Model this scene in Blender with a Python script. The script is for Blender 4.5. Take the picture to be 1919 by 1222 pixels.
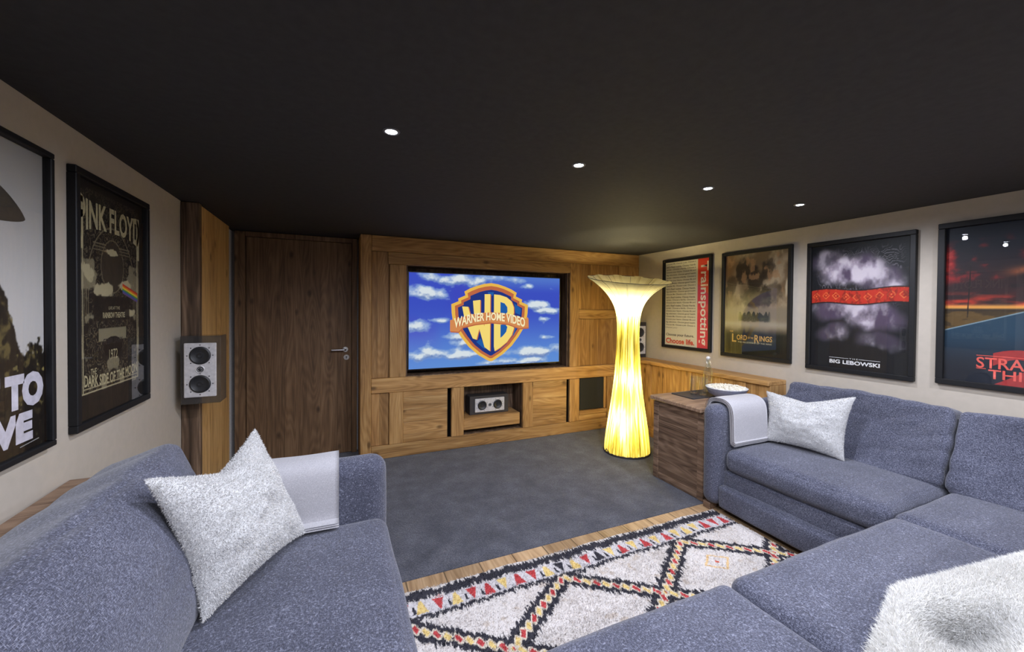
import bpy, math, random
import numpy as np
from mathutils import Vector, Matrix, noise as mnoise

for o in list(bpy.data.objects):
    bpy.data.objects.remove(o)
SC = bpy.context.scene
COL = SC.collection
random.seed(7)
RNG = np.random.default_rng(11)

# ------------------------------------------------------------------ camera
YAW, PITCH, ROLL = 0.4135, -0.0139, 0.0081
FOCAL_PX, PRINCIPAL_Y = 745.4, 587.9
fw = Vector((math.sin(YAW) * math.cos(PITCH), math.cos(YAW) * math.cos(PITCH), math.sin(PITCH)))
rt = Vector((math.cos(YAW), -math.sin(YAW), 0))
up = rt.cross(fw)
rt2 = rt * math.cos(ROLL) + up * math.sin(ROLL)
up2 = -rt * math.sin(ROLL) + up * math.cos(ROLL)
cam_data = bpy.data.cameras.new('camera')
cam = bpy.data.objects.new('camera', cam_data)
COL.objects.link(cam)
cam.matrix_world = Matrix(((rt2.x, up2.x, -fw.x, 0), (rt2.y, up2.y, -fw.y, 0), (rt2.z, up2.z, -fw.z, 1.5), (0, 0, 0, 1)))
cam_data.sensor_fit = 'HORIZONTAL'
cam_data.sensor_width = 36
cam_data.lens = 36 * FOCAL_PX / 1919
cam_data.shift_y = -(611 - PRINCIPAL_Y) / 1919
cam_data.clip_start = 0.03
SC.camera = cam

# ------------------------------------------------------------------ world, light levels, exposure
world = bpy.data.worlds.new('world')
SC.world = world
world.use_nodes = True
world.node_tree.nodes['Background'].inputs[0].default_value = (0.55, 0.58, 0.68, 1)
world.node_tree.nodes['Background'].inputs[1].default_value = 0.0
SC.view_settings.view_transform = 'Standard'
SC.view_settings.look = 'None'
SC.view_settings.gamma = 1
SC.view_settings.use_curve_mapping = False
SC.view_settings.exposure = 0.0
SC.cycles.max_bounces = 10
SC.cycles.diffuse_bounces = 6
SC.cycles.transparent_max_bounces = 24
SC.cycles.sample_clamp_indirect = 6
SPOT_W = 47          # downlights
SPOT_COL = (0.83, 0.865, 1.0)
BULB_W = 26          # floor lamp bulbs
XL, XR, YB, ZC, YD, YN = -0.963, 3.588, 4.074, 2.2, 4.4, -2.4


def lin(c):
    c = np.asarray(c, float) / 255.0
    return np.where(c <= 0.04045, c / 12.92, ((c + 0.055) / 1.055) ** 2.4)


def L4(r, g, b):
    v = lin((r, g, b))
    return (float(v[0]), float(v[1]), float(v[2]), 1)


# ------------------------------------------------------------------ materials
class NT:
    def __init__(self, name):
        self.m = bpy.data.materials.new(name)
        self.m.use_nodes = True
        self.t = self.m.node_tree
        self.t.nodes.clear()
        self.out = self.t.nodes.new('ShaderNodeOutputMaterial')

    def n(self, kind, **kw):
        nd = self.t.nodes.new('ShaderNode' + kind)
        ins = kw.pop('ins', {})
        for k, v in kw.items():
            setattr(nd, k, v)
        for k, v in ins.items():
            if isinstance(v, bpy.types.NodeSocket):
                self.t.links.new(v, nd.inputs[k])
            else:
                nd.inputs[k].default_value = v
        return nd

    def math(self, op, a, b=0.0, c=0.0):
        return self.n('Math', operation=op, ins={0: a, 1: b, 2: c}).outputs[0]

    def ramp(self, fac, stops):
        r = self.n('ValToRGB', ins={0: fac})
        e = r.color_ramp.elements
        while len(e) < len(stops):
            e.new(0.5)
        for i, (p, c) in enumerate(stops):
            e[i].position = p
            e[i].color = c if len(c) == 4 else tuple(c) + (1,)
        return r.outputs[0]

    def mix(self, fac, a, b, blend='MIX'):
        return self.n('MixRGB', blend_type=blend, ins={0: fac, 1: a, 2: b}).outputs[0]

    def done(self, shader):
        self.t.links.new(shader, self.out.inputs[0])
        return self.m


def plain(name, color, rough=0.5, metal=0.0, bump=0.0, bscale=60, spec=0.5, var=0.12):
    t = NT(name)
    co = t.n('TexCoord').outputs['Object']
    nz = t.n('TexNoise', ins={'Vector': co, 'Scale': bscale, 'Detail': 4}).outputs[0]
    c2 = tuple(min(1, x * (1 + var)) for x in color[:3]) + (1,)
    c1 = tuple(x * (1 - var) for x in color[:3]) + (1,)
    col = t.ramp(nz, [(0.3, c1), (0.7, c2)])
    b = t.n('BsdfPrincipled', ins={'Base Color': col, 'Roughness': rough, 'Metallic': metal, 'Specular IOR Level': spec})
    if bump:
        bp = t.n('Bump', ins={'Strength': bump, 'Distance': 0.004, 'Height': nz})
        t.t.links.new(bp.outputs[0], b.inputs['Normal'])
    return t.done(b.outputs[0])


def wood(name, dark, mid, light, grain='z', across='x', plank=0.14, seam=0.7, knots=1.0, rough=0.55, vary=0.35, sw=0.0025):
    """old solid wood in planks: grain axis, the axis the planks are counted along, plank width"""
    t = NT(name)
    co = t.n('TexCoord').outputs['Object']
    rnd = t.n('ObjectInfo').outputs['Random']
    sep = t.n('SeparateXYZ', ins={0: co})
    ax = {'x': 0, 'y': 1, 'z': 2}
    g = sep.outputs[ax[grain]]
    a = sep.outputs[ax[across]]
    th = [k for k in 'xyz' if k not in (grain, across)][0]
    h = sep.outputs[ax[th]]
    if plank:
        wob = t.math('DIVIDE', t.math('ADD', a, t.math('MULTIPLY', rnd, 3.1)), plank)
        idx = t.math('FLOOR', wob)
        fr = t.math('FRACT', wob)
    else:
        idx = t.math('MULTIPLY', rnd, 37.0)
        fr = None
    wn = t.n('TexWhiteNoise', noise_dimensions='1D', ins={'W': t.math('ADD', idx, t.math('MULTIPLY', rnd, 91.7))}).outputs[0]
    off = t.math('MULTIPLY', wn, 53.0)
    gg = t.math('ADD', g, off)
    vec = t.n('CombineXYZ', ins={0: t.math('MULTIPLY', gg, 1.5), 1: t.math('MULTIPLY', a, 20.0), 2: t.math('MULTIPLY', h, 20.0)}).outputs[0]
    n1 = t.n('TexNoise', ins={'Vector': vec, 'Scale': 1.0, 'Detail': 7, 'Roughness': 0.62, 'Distortion': 0.15}).outputs[0]
    vec2 = t.n('CombineXYZ', ins={0: t.math('MULTIPLY', gg, 3.0), 1: t.math('MULTIPLY', a, 130.0), 2: t.math('MULTIPLY', h, 130.0)}).outputs[0]
    n2 = t.n('TexNoise', ins={'Vector': vec2, 'Scale': 1.0, 'Detail': 3}).outputs[0]
    # cathedral rings
    vec3 = t.n('CombineXYZ', ins={0: t.math('MULTIPLY', gg, 0.9), 1: t.math('MULTIPLY', a, 7.0), 2: t.math('MULTIPLY', h, 7.0)}).outputs[0]
    n3 = t.n('TexNoise', ins={'Vector': vec3, 'Scale': 1.0, 'Detail': 1}).outputs[0]
    rings = t.math('SINE', t.math('MULTIPLY', n3, 95.0))
    rings = t.math('MULTIPLY_ADD', rings, 0.5, 0.5)
    f = t.math('ADD', t.math('MULTIPLY', n1, 0.74), t.math('MULTIPLY', n2, 0.16))
    f = t.math('ADD', f, t.math('MULTIPLY', rings, 0.10))
    col = t.ramp(f, [(0.32, dark), (0.5, mid), (0.68, light)])
    # knots
    vk = t.n('CombineXYZ', ins={0: t.math('MULTIPLY', gg, 3.4), 1: t.math('MULTIPLY', a, 6.5), 2: t.math('MULTIPLY', h, 6.5)}).outputs[0]
    vo = t.n('TexVoronoi', ins={'Vector': vk, 'Scale': 1.0}).outputs['Distance']
    nk = t.math('ADD', vo, t.math('MULTIPLY', n1, 0.12))
    kf = t.ramp(nk, [(0.12, (1, 1, 1)), (0.22, (0, 0, 0))])
    kf = t.math('MULTIPLY', kf, 0.8 * knots)
    col = t.mix(kf, col, tuple(x * 0.45 for x in dark[:3]) + (1,))
    # plank tone
    v = t.math('MULTIPLY_ADD', wn, vary, 1.0 - vary / 2)
    hsv = t.n('HueSaturation', ins={'Value': v, 'Color': col}).outputs[0]
    height = t.math('ADD', t.math('MULTIPLY', n2, 0.4), t.math('MULTIPLY', n1, 0.6))
    if plank:
        e = t.math('MINIMUM', fr, t.math('SUBTRACT', 1.0, fr))
        sf = t.ramp(e, [(0.0, (1, 1, 1)), (sw / plank, (0, 0, 0))])
        hsv = t.mix(t.math('MULTIPLY', sf, seam), hsv, tuple(x * 0.25 for x in dark[:3]) + (1,))
        height = t.math('SUBTRACT', height, t.math('MULTIPLY', sf, 0.8))
    bp = t.n('Bump', ins={'Strength': 0.35, 'Distance': 0.004, 'Height': height})
    b = t.n('BsdfPrincipled', ins={'Base Color': hsv, 'Roughness': rough, 'Specular IOR Level': 0.35, 'Normal': bp.outputs[0]})
    return t.done(b.outputs[0])


def fabric(name, dark, mid, light, scale=1.0, rough=0.95):
    t = NT(name)
    co = t.n('TexCoord').outputs['Object']
    fs = []
    for sc in ((480, 120, 480), (120, 480, 120), (120, 120, 480)):
        mp = t.n('Mapping', ins={'Vector': co, 'Scale': tuple(s * scale for s in sc)}).outputs[0]
        fs.append(t.n('TexNoise', ins={'Vector': mp, 'Scale': 1.0, 'Detail': 2}).outputs[0])
    f = t.math('MAXIMUM', t.math('MAXIMUM', fs[0], fs[1]), fs[2])
    big = t.n('TexNoise', ins={'Vector': co, 'Scale': 5.0, 'Detail': 3}).outputs[0]
    f2 = t.math('ADD', f, t.math('MULTIPLY', t.math('SUBTRACT', big, 0.5), 0.10))
    col = t.ramp(f2, [(0.46, dark), (0.59, mid), (0.76, light)])
    bp = t.n('Bump', ins={'Strength': 0.4, 'Distance': 0.002, 'Height': f})
    b = t.n('BsdfPrincipled', ins={'Base Color': col, 'Roughness': rough, 'Specular IOR Level': 0.15, 'Normal': bp.outputs[0],
                                   'Sheen Weight': 0.25, 'Sheen Roughness': 0.5})
    return t.done(b.outputs[0])


def attr_mat(name, rough=0.6, emit=0.0, spec=0.3):
    t = NT(name)
    c = t.n('Attribute', attribute_name='paint').outputs['Color']
    if emit:
        e = t.n('Emission', ins={'Color': c, 'Strength': emit})
        return t.done(e.outputs[0])
    nz = t.n('TexNoise', ins={'Vector': t.n('TexCoord').outputs['Object'], 'Scale': 900.0, 'Detail': 1}).outputs[0]
    c = t.mix(0.12, c, t.ramp(nz, [(0.3, (0.5, 0.5, 0.5)), (0.7, (1.5, 1.5, 1.5))]), 'MULTIPLY')
    b = t.n('BsdfPrincipled', ins={'Base Color': c, 'Roughness': rough, 'Specular IOR Level': spec})
    return t.done(b.outputs[0])


def emit_mat(name, color, s):
    t = NT(name)
    return t.done(t.n('Emission', ins={'Color': color, 'Strength': s}).outputs[0])


def clear_glass(name, tint=(1, 1, 1, 1), ior=1.5, rough=0.0, body=None):
    """pane: clear, with mirror reflections by angle (front faces only, so a thin box reflects once)"""
    t = NT(name)
    fr = t.n('Fresnel', ins={'IOR': ior}).outputs[0]
    bf = t.n('NewGeometry').outputs['Backfacing']
    fac = t.math('MULTIPLY', fr, t.math('SUBTRACT', 1.0, bf))
    tr = t.n('BsdfTransparent', ins={0: tint}).outputs[0]
    gl = t.n('BsdfGlossy', ins={'Color': (1, 1, 1, 1), 'Roughness': rough}).outputs[0]
    if body:
        df = t.n('BsdfDiffuse', ins={'Color': body[0]}).outputs[0]
        tr = t.n('MixShader', ins={0: body[1], 1: tr, 2: df}).outputs[0]
    return t.done(t.n('MixShader', ins={0: fac, 1: tr, 2: gl}).outputs[0])


M = {}
D_ = (0.21, 0.105, 0.034, 1); M_ = (0.39, 0.212, 0.074, 1); Lt_ = (0.53, 0.325, 0.130, 1)
M['wood_v'] = wood('wood_vertical_grain', D_, M_, Lt_, 'z', 'x', 0.0)
M['wood_h'] = wood('wood_horizontal_grain', D_, M_, Lt_, 'x', 'z', 0.0)
M['plank_v'] = wood('wood_planks_upright', D_, (0.32, 0.165, 0.056, 1), (0.46, 0.265, 0.10, 1), 'z', 'x', 0.13)
M['plank_h'] = wood('wood_planks_level', D_, M_, (0.54, 0.34, 0.14, 1), 'x', 'z', 0.125)
M['plank_vy'] = wood('wood_planks_side', D_, M_, Lt_, 'z', 'y', 0.15)
M['wood_y'] = wood('wood_ledge', D_, M_, Lt_, 'y', 'x', 0.0)
M['beam'] = wood('wood_old_beam', (0.04, 0.024, 0.014, 1), (0.115, 0.070, 0.042, 1), (0.27, 0.175, 0.11, 1), 'z', 'x', 0.0, vary=0.1)
M['beam_side'] = wood('wood_return_panel', (0.34, 0.18, 0.060, 1), (0.55, 0.33, 0.125, 1), (0.66, 0.42, 0.18, 1), 'z', 'y', 0.19, seam=0.4, vary=0.15)
M['door'] = wood('wood_dark_door', (0.085, 0.045, 0.021, 1), (0.165, 0.092, 0.044, 1), (0.25, 0.148, 0.076, 1), 'z', 'x', 0.155, seam=0.35, vary=0.25)
M['chest_h'] = wood('wood_chest_front', (0.055, 0.032, 0.020, 1), (0.19, 0.118, 0.074, 1), (0.33, 0.22, 0.145, 1), 'y', 'z', 0.15, seam=0.5, knots=0.9, vary=0.3)
M['chest_t'] = wood('wood_chest_top', (0.15, 0.088, 0.055, 1), (0.28, 0.18, 0.115, 1), (0.38, 0.255, 0.17, 1), 'x', 'y', 0.18, seam=0.3, vary=0.15)
M['threshold'] = wood('wood_floor_strip', (0.25, 0.15, 0.075, 1), (0.40, 0.26, 0.14, 1), (0.52, 0.36, 0.21, 1), 'y', 'x', 0.21, seam=0.95, vary=0.5, sw=0.006)
M['ceiling'] = plain('ceiling_charcoal', (0.034, 0.033, 0.034, 1), 0.8, bump=0.03, bscale=30, spec=0.3)
M['wall'] = plain('wall_plaster', (0.445, 0.395, 0.33, 1), 0.9, bump=0.04, bscale=25, spec=0.2, var=0.03)
M['fabric'] = fabric('sofa_blue_grey', (0.032, 0.034, 0.050, 1), (0.077, 0.081, 0.116, 1), (0.25, 0.26, 0.33, 1))
M['blanket'] = fabric('blanket_grey', (0.36, 0.35, 0.37, 1), (0.45, 0.44, 0.46, 1), (0.54, 0.53, 0.55, 1), 1.5)
M['stitch'] = plain('dark_stitching', (0.12, 0.10, 0.10, 1), 0.9)
M['fleece'] = attr_mat('fleece_white', 0.95, spec=0.1)
M['black'] = plain('black_frame', (0.010, 0.010, 0.011, 1), 0.5, spec=0.25)
M['tvblack'] = plain('screen_bezel', (0.008, 0.008, 0.009, 1), 0.3)
M['steel'] = plain('brushed_steel', (0.55, 0.55, 0.55, 1), 0.3, 1.0)
M['alu'] = plain('speaker_front_white', (0.62, 0.60, 0.60, 1), 0.45, 0.15)
M['cone'] = plain('speaker_cone', (0.02, 0.02, 0.022, 1), 0.45)
M['darkplas'] = plain('dark_plastic', (0.035, 0.03, 0.03, 1), 0.6)
M['smoke'] = clear_glass('smoked_cabinet', (0.72, 0.74, 0.72, 1), 1.5, 0.08, body=((0.10, 0.09, 0.085, 1), 0.35))
M['grille'] = plain('speaker_cloth', (0.018, 0.018, 0.018, 1), 0.9, bump=0.3, bscale=400)
M['glass'] = clear_glass('frame_glass', (0.97, 0.975, 0.97, 1), 1.5)
M['glassware'] = clear_glass('glassware', (0.93, 0.95, 0.95, 1), 1.85)
M['slate'] = plain('slate_tray', (0.035, 0.035, 0.04, 1), 0.5, bump=0.2, bscale=80)
M['bowl'] = plain('bowl_grey_blue', (0.23, 0.25, 0.34, 1), 0.4)
M['popcorn'] = plain('popcorn', (0.75, 0.70, 0.58, 1), 0.9)
M['cork'] = plain('white_stopper', (0.65, 0.63, 0.6, 1), 0.5)
M['trimgrey'] = plain('trim_grey', (0.12, 0.12, 0.125, 1), 0.5)
M['white'] = plain('trim_white', (0.7, 0.7, 0.7, 1), 0.4)
M['lens'] = emit_mat('downlight_lens', (0.9, 0.94, 1.0, 1), 30)
M['bulb'] = emit_mat('lamp_bulb', (1, 0.86, 0.55, 1), 12)
M['strip'] = plain('plaster_strip', (0.6, 0.59, 0.58, 1), 0.8)
M['ash'] = plain('grey_plaster_strip', (0.30, 0.29, 0.28, 1), 0.8)


def carpet_mat():
    t = NT('carpet_charcoal')
    co = t.n('TexCoord').outputs['Object']
    a = t.n('TexNoise', ins={'Vector': co, 'Scale': 5.5, 'Detail': 6, 'Roughness': 0.6}).outputs[0]
    b = t.n('TexNoise', ins={'Vector': co, 'Scale': 170.0, 'Detail': 3}).outputs[0]
    f = t.math('ADD', t.math('MULTIPLY', a, 0.42), t.math('MULTIPLY', b, 0.58))
    col = t.ramp(f, [(0.38, (0.040, 0.042, 0.055, 1)), (0.52, (0.074, 0.078, 0.100, 1)), (0.66, (0.14, 0.143, 0.172, 1))])
    bp = t.n('Bump', ins={'Strength': 0.8, 'Distance': 0.008, 'Height': f})
    s = t.n('BsdfPrincipled', ins={'Base Color': col, 'Roughness': 1.0, 'Specular IOR Level': 0.05, 'Normal': bp.outputs[0], 'Sheen Weight': 0.2})
    return t.done(s.outputs[0])


def shade_mat():
    """crinkled cocoon paper stretched in long pleats over wire"""
    t = NT('lamp_paper')
    co = t.n('TexCoord').outputs['UV']
    sep = t.n('SeparateXYZ', ins={0: co})
    v = t.n('CombineXYZ', ins={0: t.math('MULTIPLY', sep.outputs[0], 60.0), 1: t.math('MULTIPLY', sep.outputs[1], 4.0), 2: 0.0}).outputs[0]
    n1 = t.n('TexNoise', ins={'Vector': v, 'Scale': 1.0, 'Detail': 4, 'Roughness': 0.6, 'Distortion': 0.4}).outputs[0]
    v2 = t.n('CombineXYZ', ins={0: t.math('MULTIPLY', sep.outputs[0], 16.0), 1: t.math('MULTIPLY', sep.outputs[1], 3.0), 2: 3.0}).outputs[0]
    n2 = t.n('TexNoise', ins={'Vector': v2, 'Scale': 1.0, 'Detail': 2}).outputs[0]
    f = t.math('ADD', t.math('MULTIPLY', n1, 0.65), t.math('MULTIPLY', n2, 0.35))
    col = t.ramp(f, [(0.38, (0.16, 0.11, 0.01, 1)), (0.49, (0.47, 0.40, 0.08, 1)), (0.62, (0.86, 0.80, 0.40, 1))])
    pale = t.ramp(f, [(0.35, (0.60, 0.52, 0.22, 1)), (0.48, (0.90, 0.85, 0.55, 1))])
    col = t.mix(t.ramp(sep.outputs[1], [(0.78, (0, 0, 0)), (0.88, (1, 1, 1))]), col, pale)
    bp = t.n('Bump', ins={'Strength': 0.5, 'Distance': 0.006, 'Height': f})
    d = t.n('BsdfDiffuse', ins={0: col, 'Normal': bp.outputs[0]}).outputs[0]
    tr = t.n('BsdfTranslucent', ins={0: col}).outputs[0]
    s = t.n('MixShader', ins={0: 0.55, 1: d, 2: tr}).outputs[0]
    return t.done(s)


M['carpet'] = carpet_mat()
M['shade'] = shade_mat()


# ------------------------------------------------------------------ mesh helpers
def npmesh(name, V, F, colors=None, uv=None, smooth=True):
    """V (n,3); F list/array of faces (same length) or list of mixed faces"""
    me = bpy.data.meshes.new(name)
    V = np.asarray(V, np.float32)
    if isinstance(F, np.ndarray):
        k = F.shape[1]
        me.vertices.add(len(V)); me.vertices.foreach_set('co', V.ravel())
        me.loops.add(F.size); me.loops.foreach_set('vertex_index', F.astype(np.int32).ravel())
        me.polygons.add(len(F)); me.polygons.foreach_set('loop_start', np.arange(0, F.size, k, dtype=np.int32))
        me.polygons.foreach_set('loop_total', np.full(len(F), k, np.int32))
        me.update(calc_edges=True)
    else:
        me.from_pydata([tuple(map(float, v)) for v in V], [], F)
    if colors is not None:
        at = me.color_attributes.new('paint', 'FLOAT_COLOR', 'POINT')
        c = np.ones((len(V), 4), np.float32); c[:, :3] = colors
        at.data.foreach_set('color', c.ravel())
    if uv is not None:
        ul = me.uv_layers.new(name='UVMap')
        li = np.empty(len(me.loops), np.int32); me.loops.foreach_get('vertex_index', li)
        ul.data.foreach_set('uv', np.asarray(uv, np.float32)[li].ravel())
    if smooth:
        me.polygons.foreach_set('use_smooth', np.ones(len(me.polygons), bool))
    me.validate()
    me.update()
    return me


def origin_of(o):
    p = Vector((0, 0, 0))
    while o is not None:
        p += o.location
        o = o.parent
    return p


def link(name, me, mat, parent=None, local=False, label=None):
    if parent is not None and not local:
        me.transform(Matrix.Translation(-origin_of(parent)))
    o = bpy.data.objects.new(name, me)
    me.name = name
    COL.objects.link(o)
    if mat is not None:
        for m_ in (mat if isinstance(mat, (list, tuple)) else [mat]):
            me.materials.append(m_)
    o.parent = parent
    if label:
        o['label'] = label
    return o


def thing(name, label, cat, loc=(0, 0, 0), rotz=0.0, group=None):
    o = bpy.data.objects.new(name, None)
    o.empty_display_size = 0.1
    COL.objects.link(o)
    o.location = loc
    o.rotation_euler = (0, 0, rotz)
    tag(o, label, cat, group)
    return o


def tag(o, label, cat, group=None):
    o['label'] = label
    o['category'] = cat
    if group:
        o['group'] = group
    return o


def structure(o):
    o['kind'] = 'structure'
    return o


class MB:
    """collects boxes, tubes, lathes"""
    def __init__(self):
        self.v = []; self.f = []

    def add(self, V, F):
        n = len(self.v)
        self.v += [tuple(p) for p in V]
        self.f += [tuple(i + n for i in q) for q in F]
        return self

    def box(self, x0, x1, y0, y1, z0, z1, b=0.003):
        b = min(b, (x1 - x0) * .3, (y1 - y0) * .3, (z1 - z0) * .3)
        lo = (x0, y0, z0); hi = (x1, y1, z1)
        V = []; idx = {}
        for cx in (0, 1):
            for cy in (0, 1):
                for cz in (0, 1):
                    c = [(lo[i], hi[i])[(cx, cy, cz)[i]] for i in range(3)]
                    s = [(1, -1)[(cx, cy, cz)[i]] for i in range(3)]
                    for a in range(3):     # vertex lying on face of axis a
                        p = [c[i] + (0 if i == a else s[i] * b) for i in range(3)]
                        idx[(cx, cy, cz, a)] = len(V); V.append(p)
        F = []
        I = idx
        for a in range(3):
            o1, o2 = (a + 1) % 3, (a + 2) % 3
            for s in (0, 1):
                q = []
                for (p, r) in ((0, 0), (1, 0), (1, 1), (0, 1)):
                    k = [0, 0, 0]; k[a] = s; k[o1] = p; k[o2] = r
                    q.append(I[(k[0], k[1], k[2], a)])
                F.append(q if s else q[::-1])
        for a in range(3):                # edge bevels along axis a
            o1, o2 = (a + 1) % 3, (a + 2) % 3
            for p in (0, 1):
                for r in (0, 1):
                    k0 = [0, 0, 0]; k0[o1] = p; k0[o2] = r
                    k1 = list(k0); k1[a] = 1
                    q = [I[tuple(k0) + (o1,)], I[tuple(k1) + (o1,)], I[tuple(k1) + (o2,)], I[tuple(k0) + (o2,)]]
                    F.append(q if (p ^ r) else q[::-1])
        for cx in (0, 1):
            for cy in (0, 1):
                for cz in (0, 1):
                    q = [I[(cx, cy, cz, 0)], I[(cx, cy, cz, 1)], I[(cx, cy, cz, 2)]]
                    F.append(q if (cx + cy + cz) % 2 else q[::-1])
        return self.add(V, F)

    def tube(self, pts, r, n=8, closed=False, cap=True):
        pts = [Vector(p) for p in pts]
        rr = r if isinstance(r, (list, tuple)) else [r] * len(pts)
        V = []; F = []
        m = len(pts)
        for i, p in enumerate(pts):
            if closed:
                t = pts[(i + 1) % m] - pts[i - 1]
            else:
                t = pts[min(i + 1, m - 1)] - pts[max(i - 1, 0)]
            t.normalize()
            ref = Vector((0, 0, 1)) if abs(t.z) < .9 else Vector((1, 0, 0))
            a = t.cross(ref).normalized(); b = t.cross(a)
            for k in range(n):
                w = 2 * math.pi * k / n
                V.append(p + (a * math.cos(w) + b * math.sin(w)) * rr[i])
        for i in range(m if closed else m - 1):
            j = (i + 1) % m
            for k in range(n):
                l = (k + 1) % n
                F.append((i * n + k, j * n + k, j * n + l, i * n + l))
        if cap and not closed:
            F.append(tuple(range(n))); F.append(tuple(range((m - 1) * n, m * n))[::-1])
        return self.add(V, F)

    def lathe(self, prof, c=(0, 0, 0), n=32, axis='z'):
        """prof: list of (r, h)"""
        V = []; F = []
        for (r, h) in prof:
            for k in range(n):
                w = 2 * math.pi * k / n
                p = (r * math.cos(w), r * math.sin(w), h)
                if axis == 'y':
                    p = (p[0], h, p[1])
                if axis == 'x':
                    p = (h, p[0], p[1])
                V.append((p[0] + c[0], p[1] + c[1], p[2] + c[2]))
        for i in range(len(prof) - 1):
            for k in range(n):
                l = (k + 1) % n
                q = (i * n + k, i * n + l, (i + 1) * n + l, (i + 1) * n + k)
                F.append(q if axis != 'y' else q[::-1])
        if prof[0][0] > 1e-5:
            q = tuple(range(n)); F.append(q[::-1] if axis != 'y' else q)
        if prof[-1][0] > 1e-5:
            q = tuple(range((len(prof) - 1) * n, len(prof) * n)); F.append(q if axis != 'y' else q[::-1])
        return self.add(V, F)

    def poly(self, pts, y, thick=0.0006):
        """flat polygon in the local XZ plane facing -Y, with real thickness"""
        n = len(pts)
        V = [(x, y, z) for x, z in pts] + [(x, y + thick, z) for x, z in pts]
        F = [tuple(range(n)), tuple(range(n, 2 * n))[::-1]]
        for i in range(n):
            j = (i + 1) % n
            F.append((i, i + n, j + n, j))
        return self.add(V, F)

    def build(self, name, mat, parent=None, local=False, label=None, smooth=False):
        me = bpy.data.meshes.new(name)
        me.from_pydata(self.v, [], self.f)
        if smooth:
            me.polygons.foreach_set('use_smooth', np.ones(len(me.polygons), bool))
            try:
                me.set_sharp_from_angle(angle=math.radians(40))
            except Exception:
                pass
        me.update()
        return link(name, me, mat, parent, local, label)


def boxo(name, mat, parent, *b, bev=0.003, local=False, label=None):
    return MB().box(*b, bev).build(name, mat, parent, local, label)


def softbox(x0, x1, y0, y1, z0, z1, r=0.05, N=26, puff=(0, 0, 0.03), wr=0.004, ws=3.0, seed=0.0, fn=None, folds=0.0, sag=0.0):
    """upholstered block: rounded box with bulging faces and soft wrinkles; quads, merged"""
    t = np.linspace(-1, 1, N)
    t = np.sign(t) * (1 - (1 - np.abs(t)) ** 1.5)
    A, B = np.meshgrid(t, t)
    V = []; F = []
    off = 0
    g = np.arange(N * N).reshape(N, N)
    quad = np.stack([g[:-1, :-1], g[:-1, 1:], g[1:, 1:], g[1:, :-1]], -1).reshape(-1, 4)
    for ax in range(3):
        for s in (-1, 1):
            P = np.zeros((N, N, 3))
            P[..., ax] = s; P[..., (ax + 1) % 3] = A; P[..., (ax + 2) % 3] = B
            V.append(P.reshape(-1, 3))
            F.append((quad if s > 0 else quad[:, ::-1]) + off)
            off += N * N
    V = np.concatenate(V); F = np.concatenate(F)
    key = np.round(V * 1e5).astype(np.int64)
    _, first, inv = np.unique(key, axis=0, return_index=True, return_inverse=True)
    inv = inv.reshape(-1)
    V = V[first]; F = inv[F]
    lo = np.array([x0, y0, z0]); hi = np.array([x1, y1, z1])
    c = (lo + hi) / 2; h = (hi - lo) / 2
    P = c + V * h
    rr = min(r, h.min() * 0.98)
    inner = np.clip(P, lo + rr, hi - rr)
    d = P - inner
    ln = np.linalg.norm(d, axis=1, keepdims=True); ln[ln == 0] = 1
    nrm = d / ln
    P = inner + nrm * rr
    for i in range(3):
        j, k = (i + 1) % 3, (i + 2) % 3
        P[:, i] += V[:, i] * puff[i] * (1 - V[:, j] ** 2) * (1 - V[:, k] ** 2)
    if sag:
        P[:, 2] -= sag * (1 - V[:, 0] ** 2) * (V[:, 2] > 0)
    if wr or folds:
        for q in range(len(P)):
            p = Vector(P[q]) * ws + Vector((seed, seed * 1.7, seed * .3))
            n = mnoise.noise(p) + 0.5 * mnoise.noise(p * 2.3)
            a = wr * n
            if folds:
                pf = Vector((P[q][0] * 4 + seed, P[q][1] * 3.0, P[q][2] * 9 + 2.5 * P[q][1]))
                a += folds * (abs(mnoise.noise(pf)) ** 0.7 - 0.4)
            P[q] += nrm[q] * a
    if fn is not None:
        P = fn(P)
    return P, F


def soft(name, mat, parent, *b, label=None, local=False, **kw):
    P, F = softbox(*b, **kw)
    return link(name, npmesh(name, P, F), mat, parent, local, label)


def grid_faces(nx, ny, off=0):
    g = np.arange(nx * ny).reshape(ny, nx) + off
    return np.stack([g[:-1, :-1], g[:-1, 1:], g[1:, 1:], g[1:, :-1]], -1).reshape(-1, 4)


def to_tris(F):
    return np.concatenate([F[:, [0, 1, 2]], F[:, [0, 2, 3]]])


def surf_sample(V, T, n):
    a, b, c = V[T[:, 0]], V[T[:, 1]], V[T[:, 2]]
    nn = np.cross(b - a, c - a); ar = np.linalg.norm(nn, axis=1)
    w = ar / ar.sum()
    k = RNG.choice(len(T), n, p=w)
    u, v = RNG.random(n), RNG.random(n)
    s = u + v > 1
    u[s] = 1 - u[s]; v[s] = 1 - v[s]
    p = a[k] + (b[k] - a[k]) * u[:, None] + (c[k] - a[k]) * v[:, None]
    return p, nn[k] / np.maximum(ar[k][:, None], 1e-9)


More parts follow.
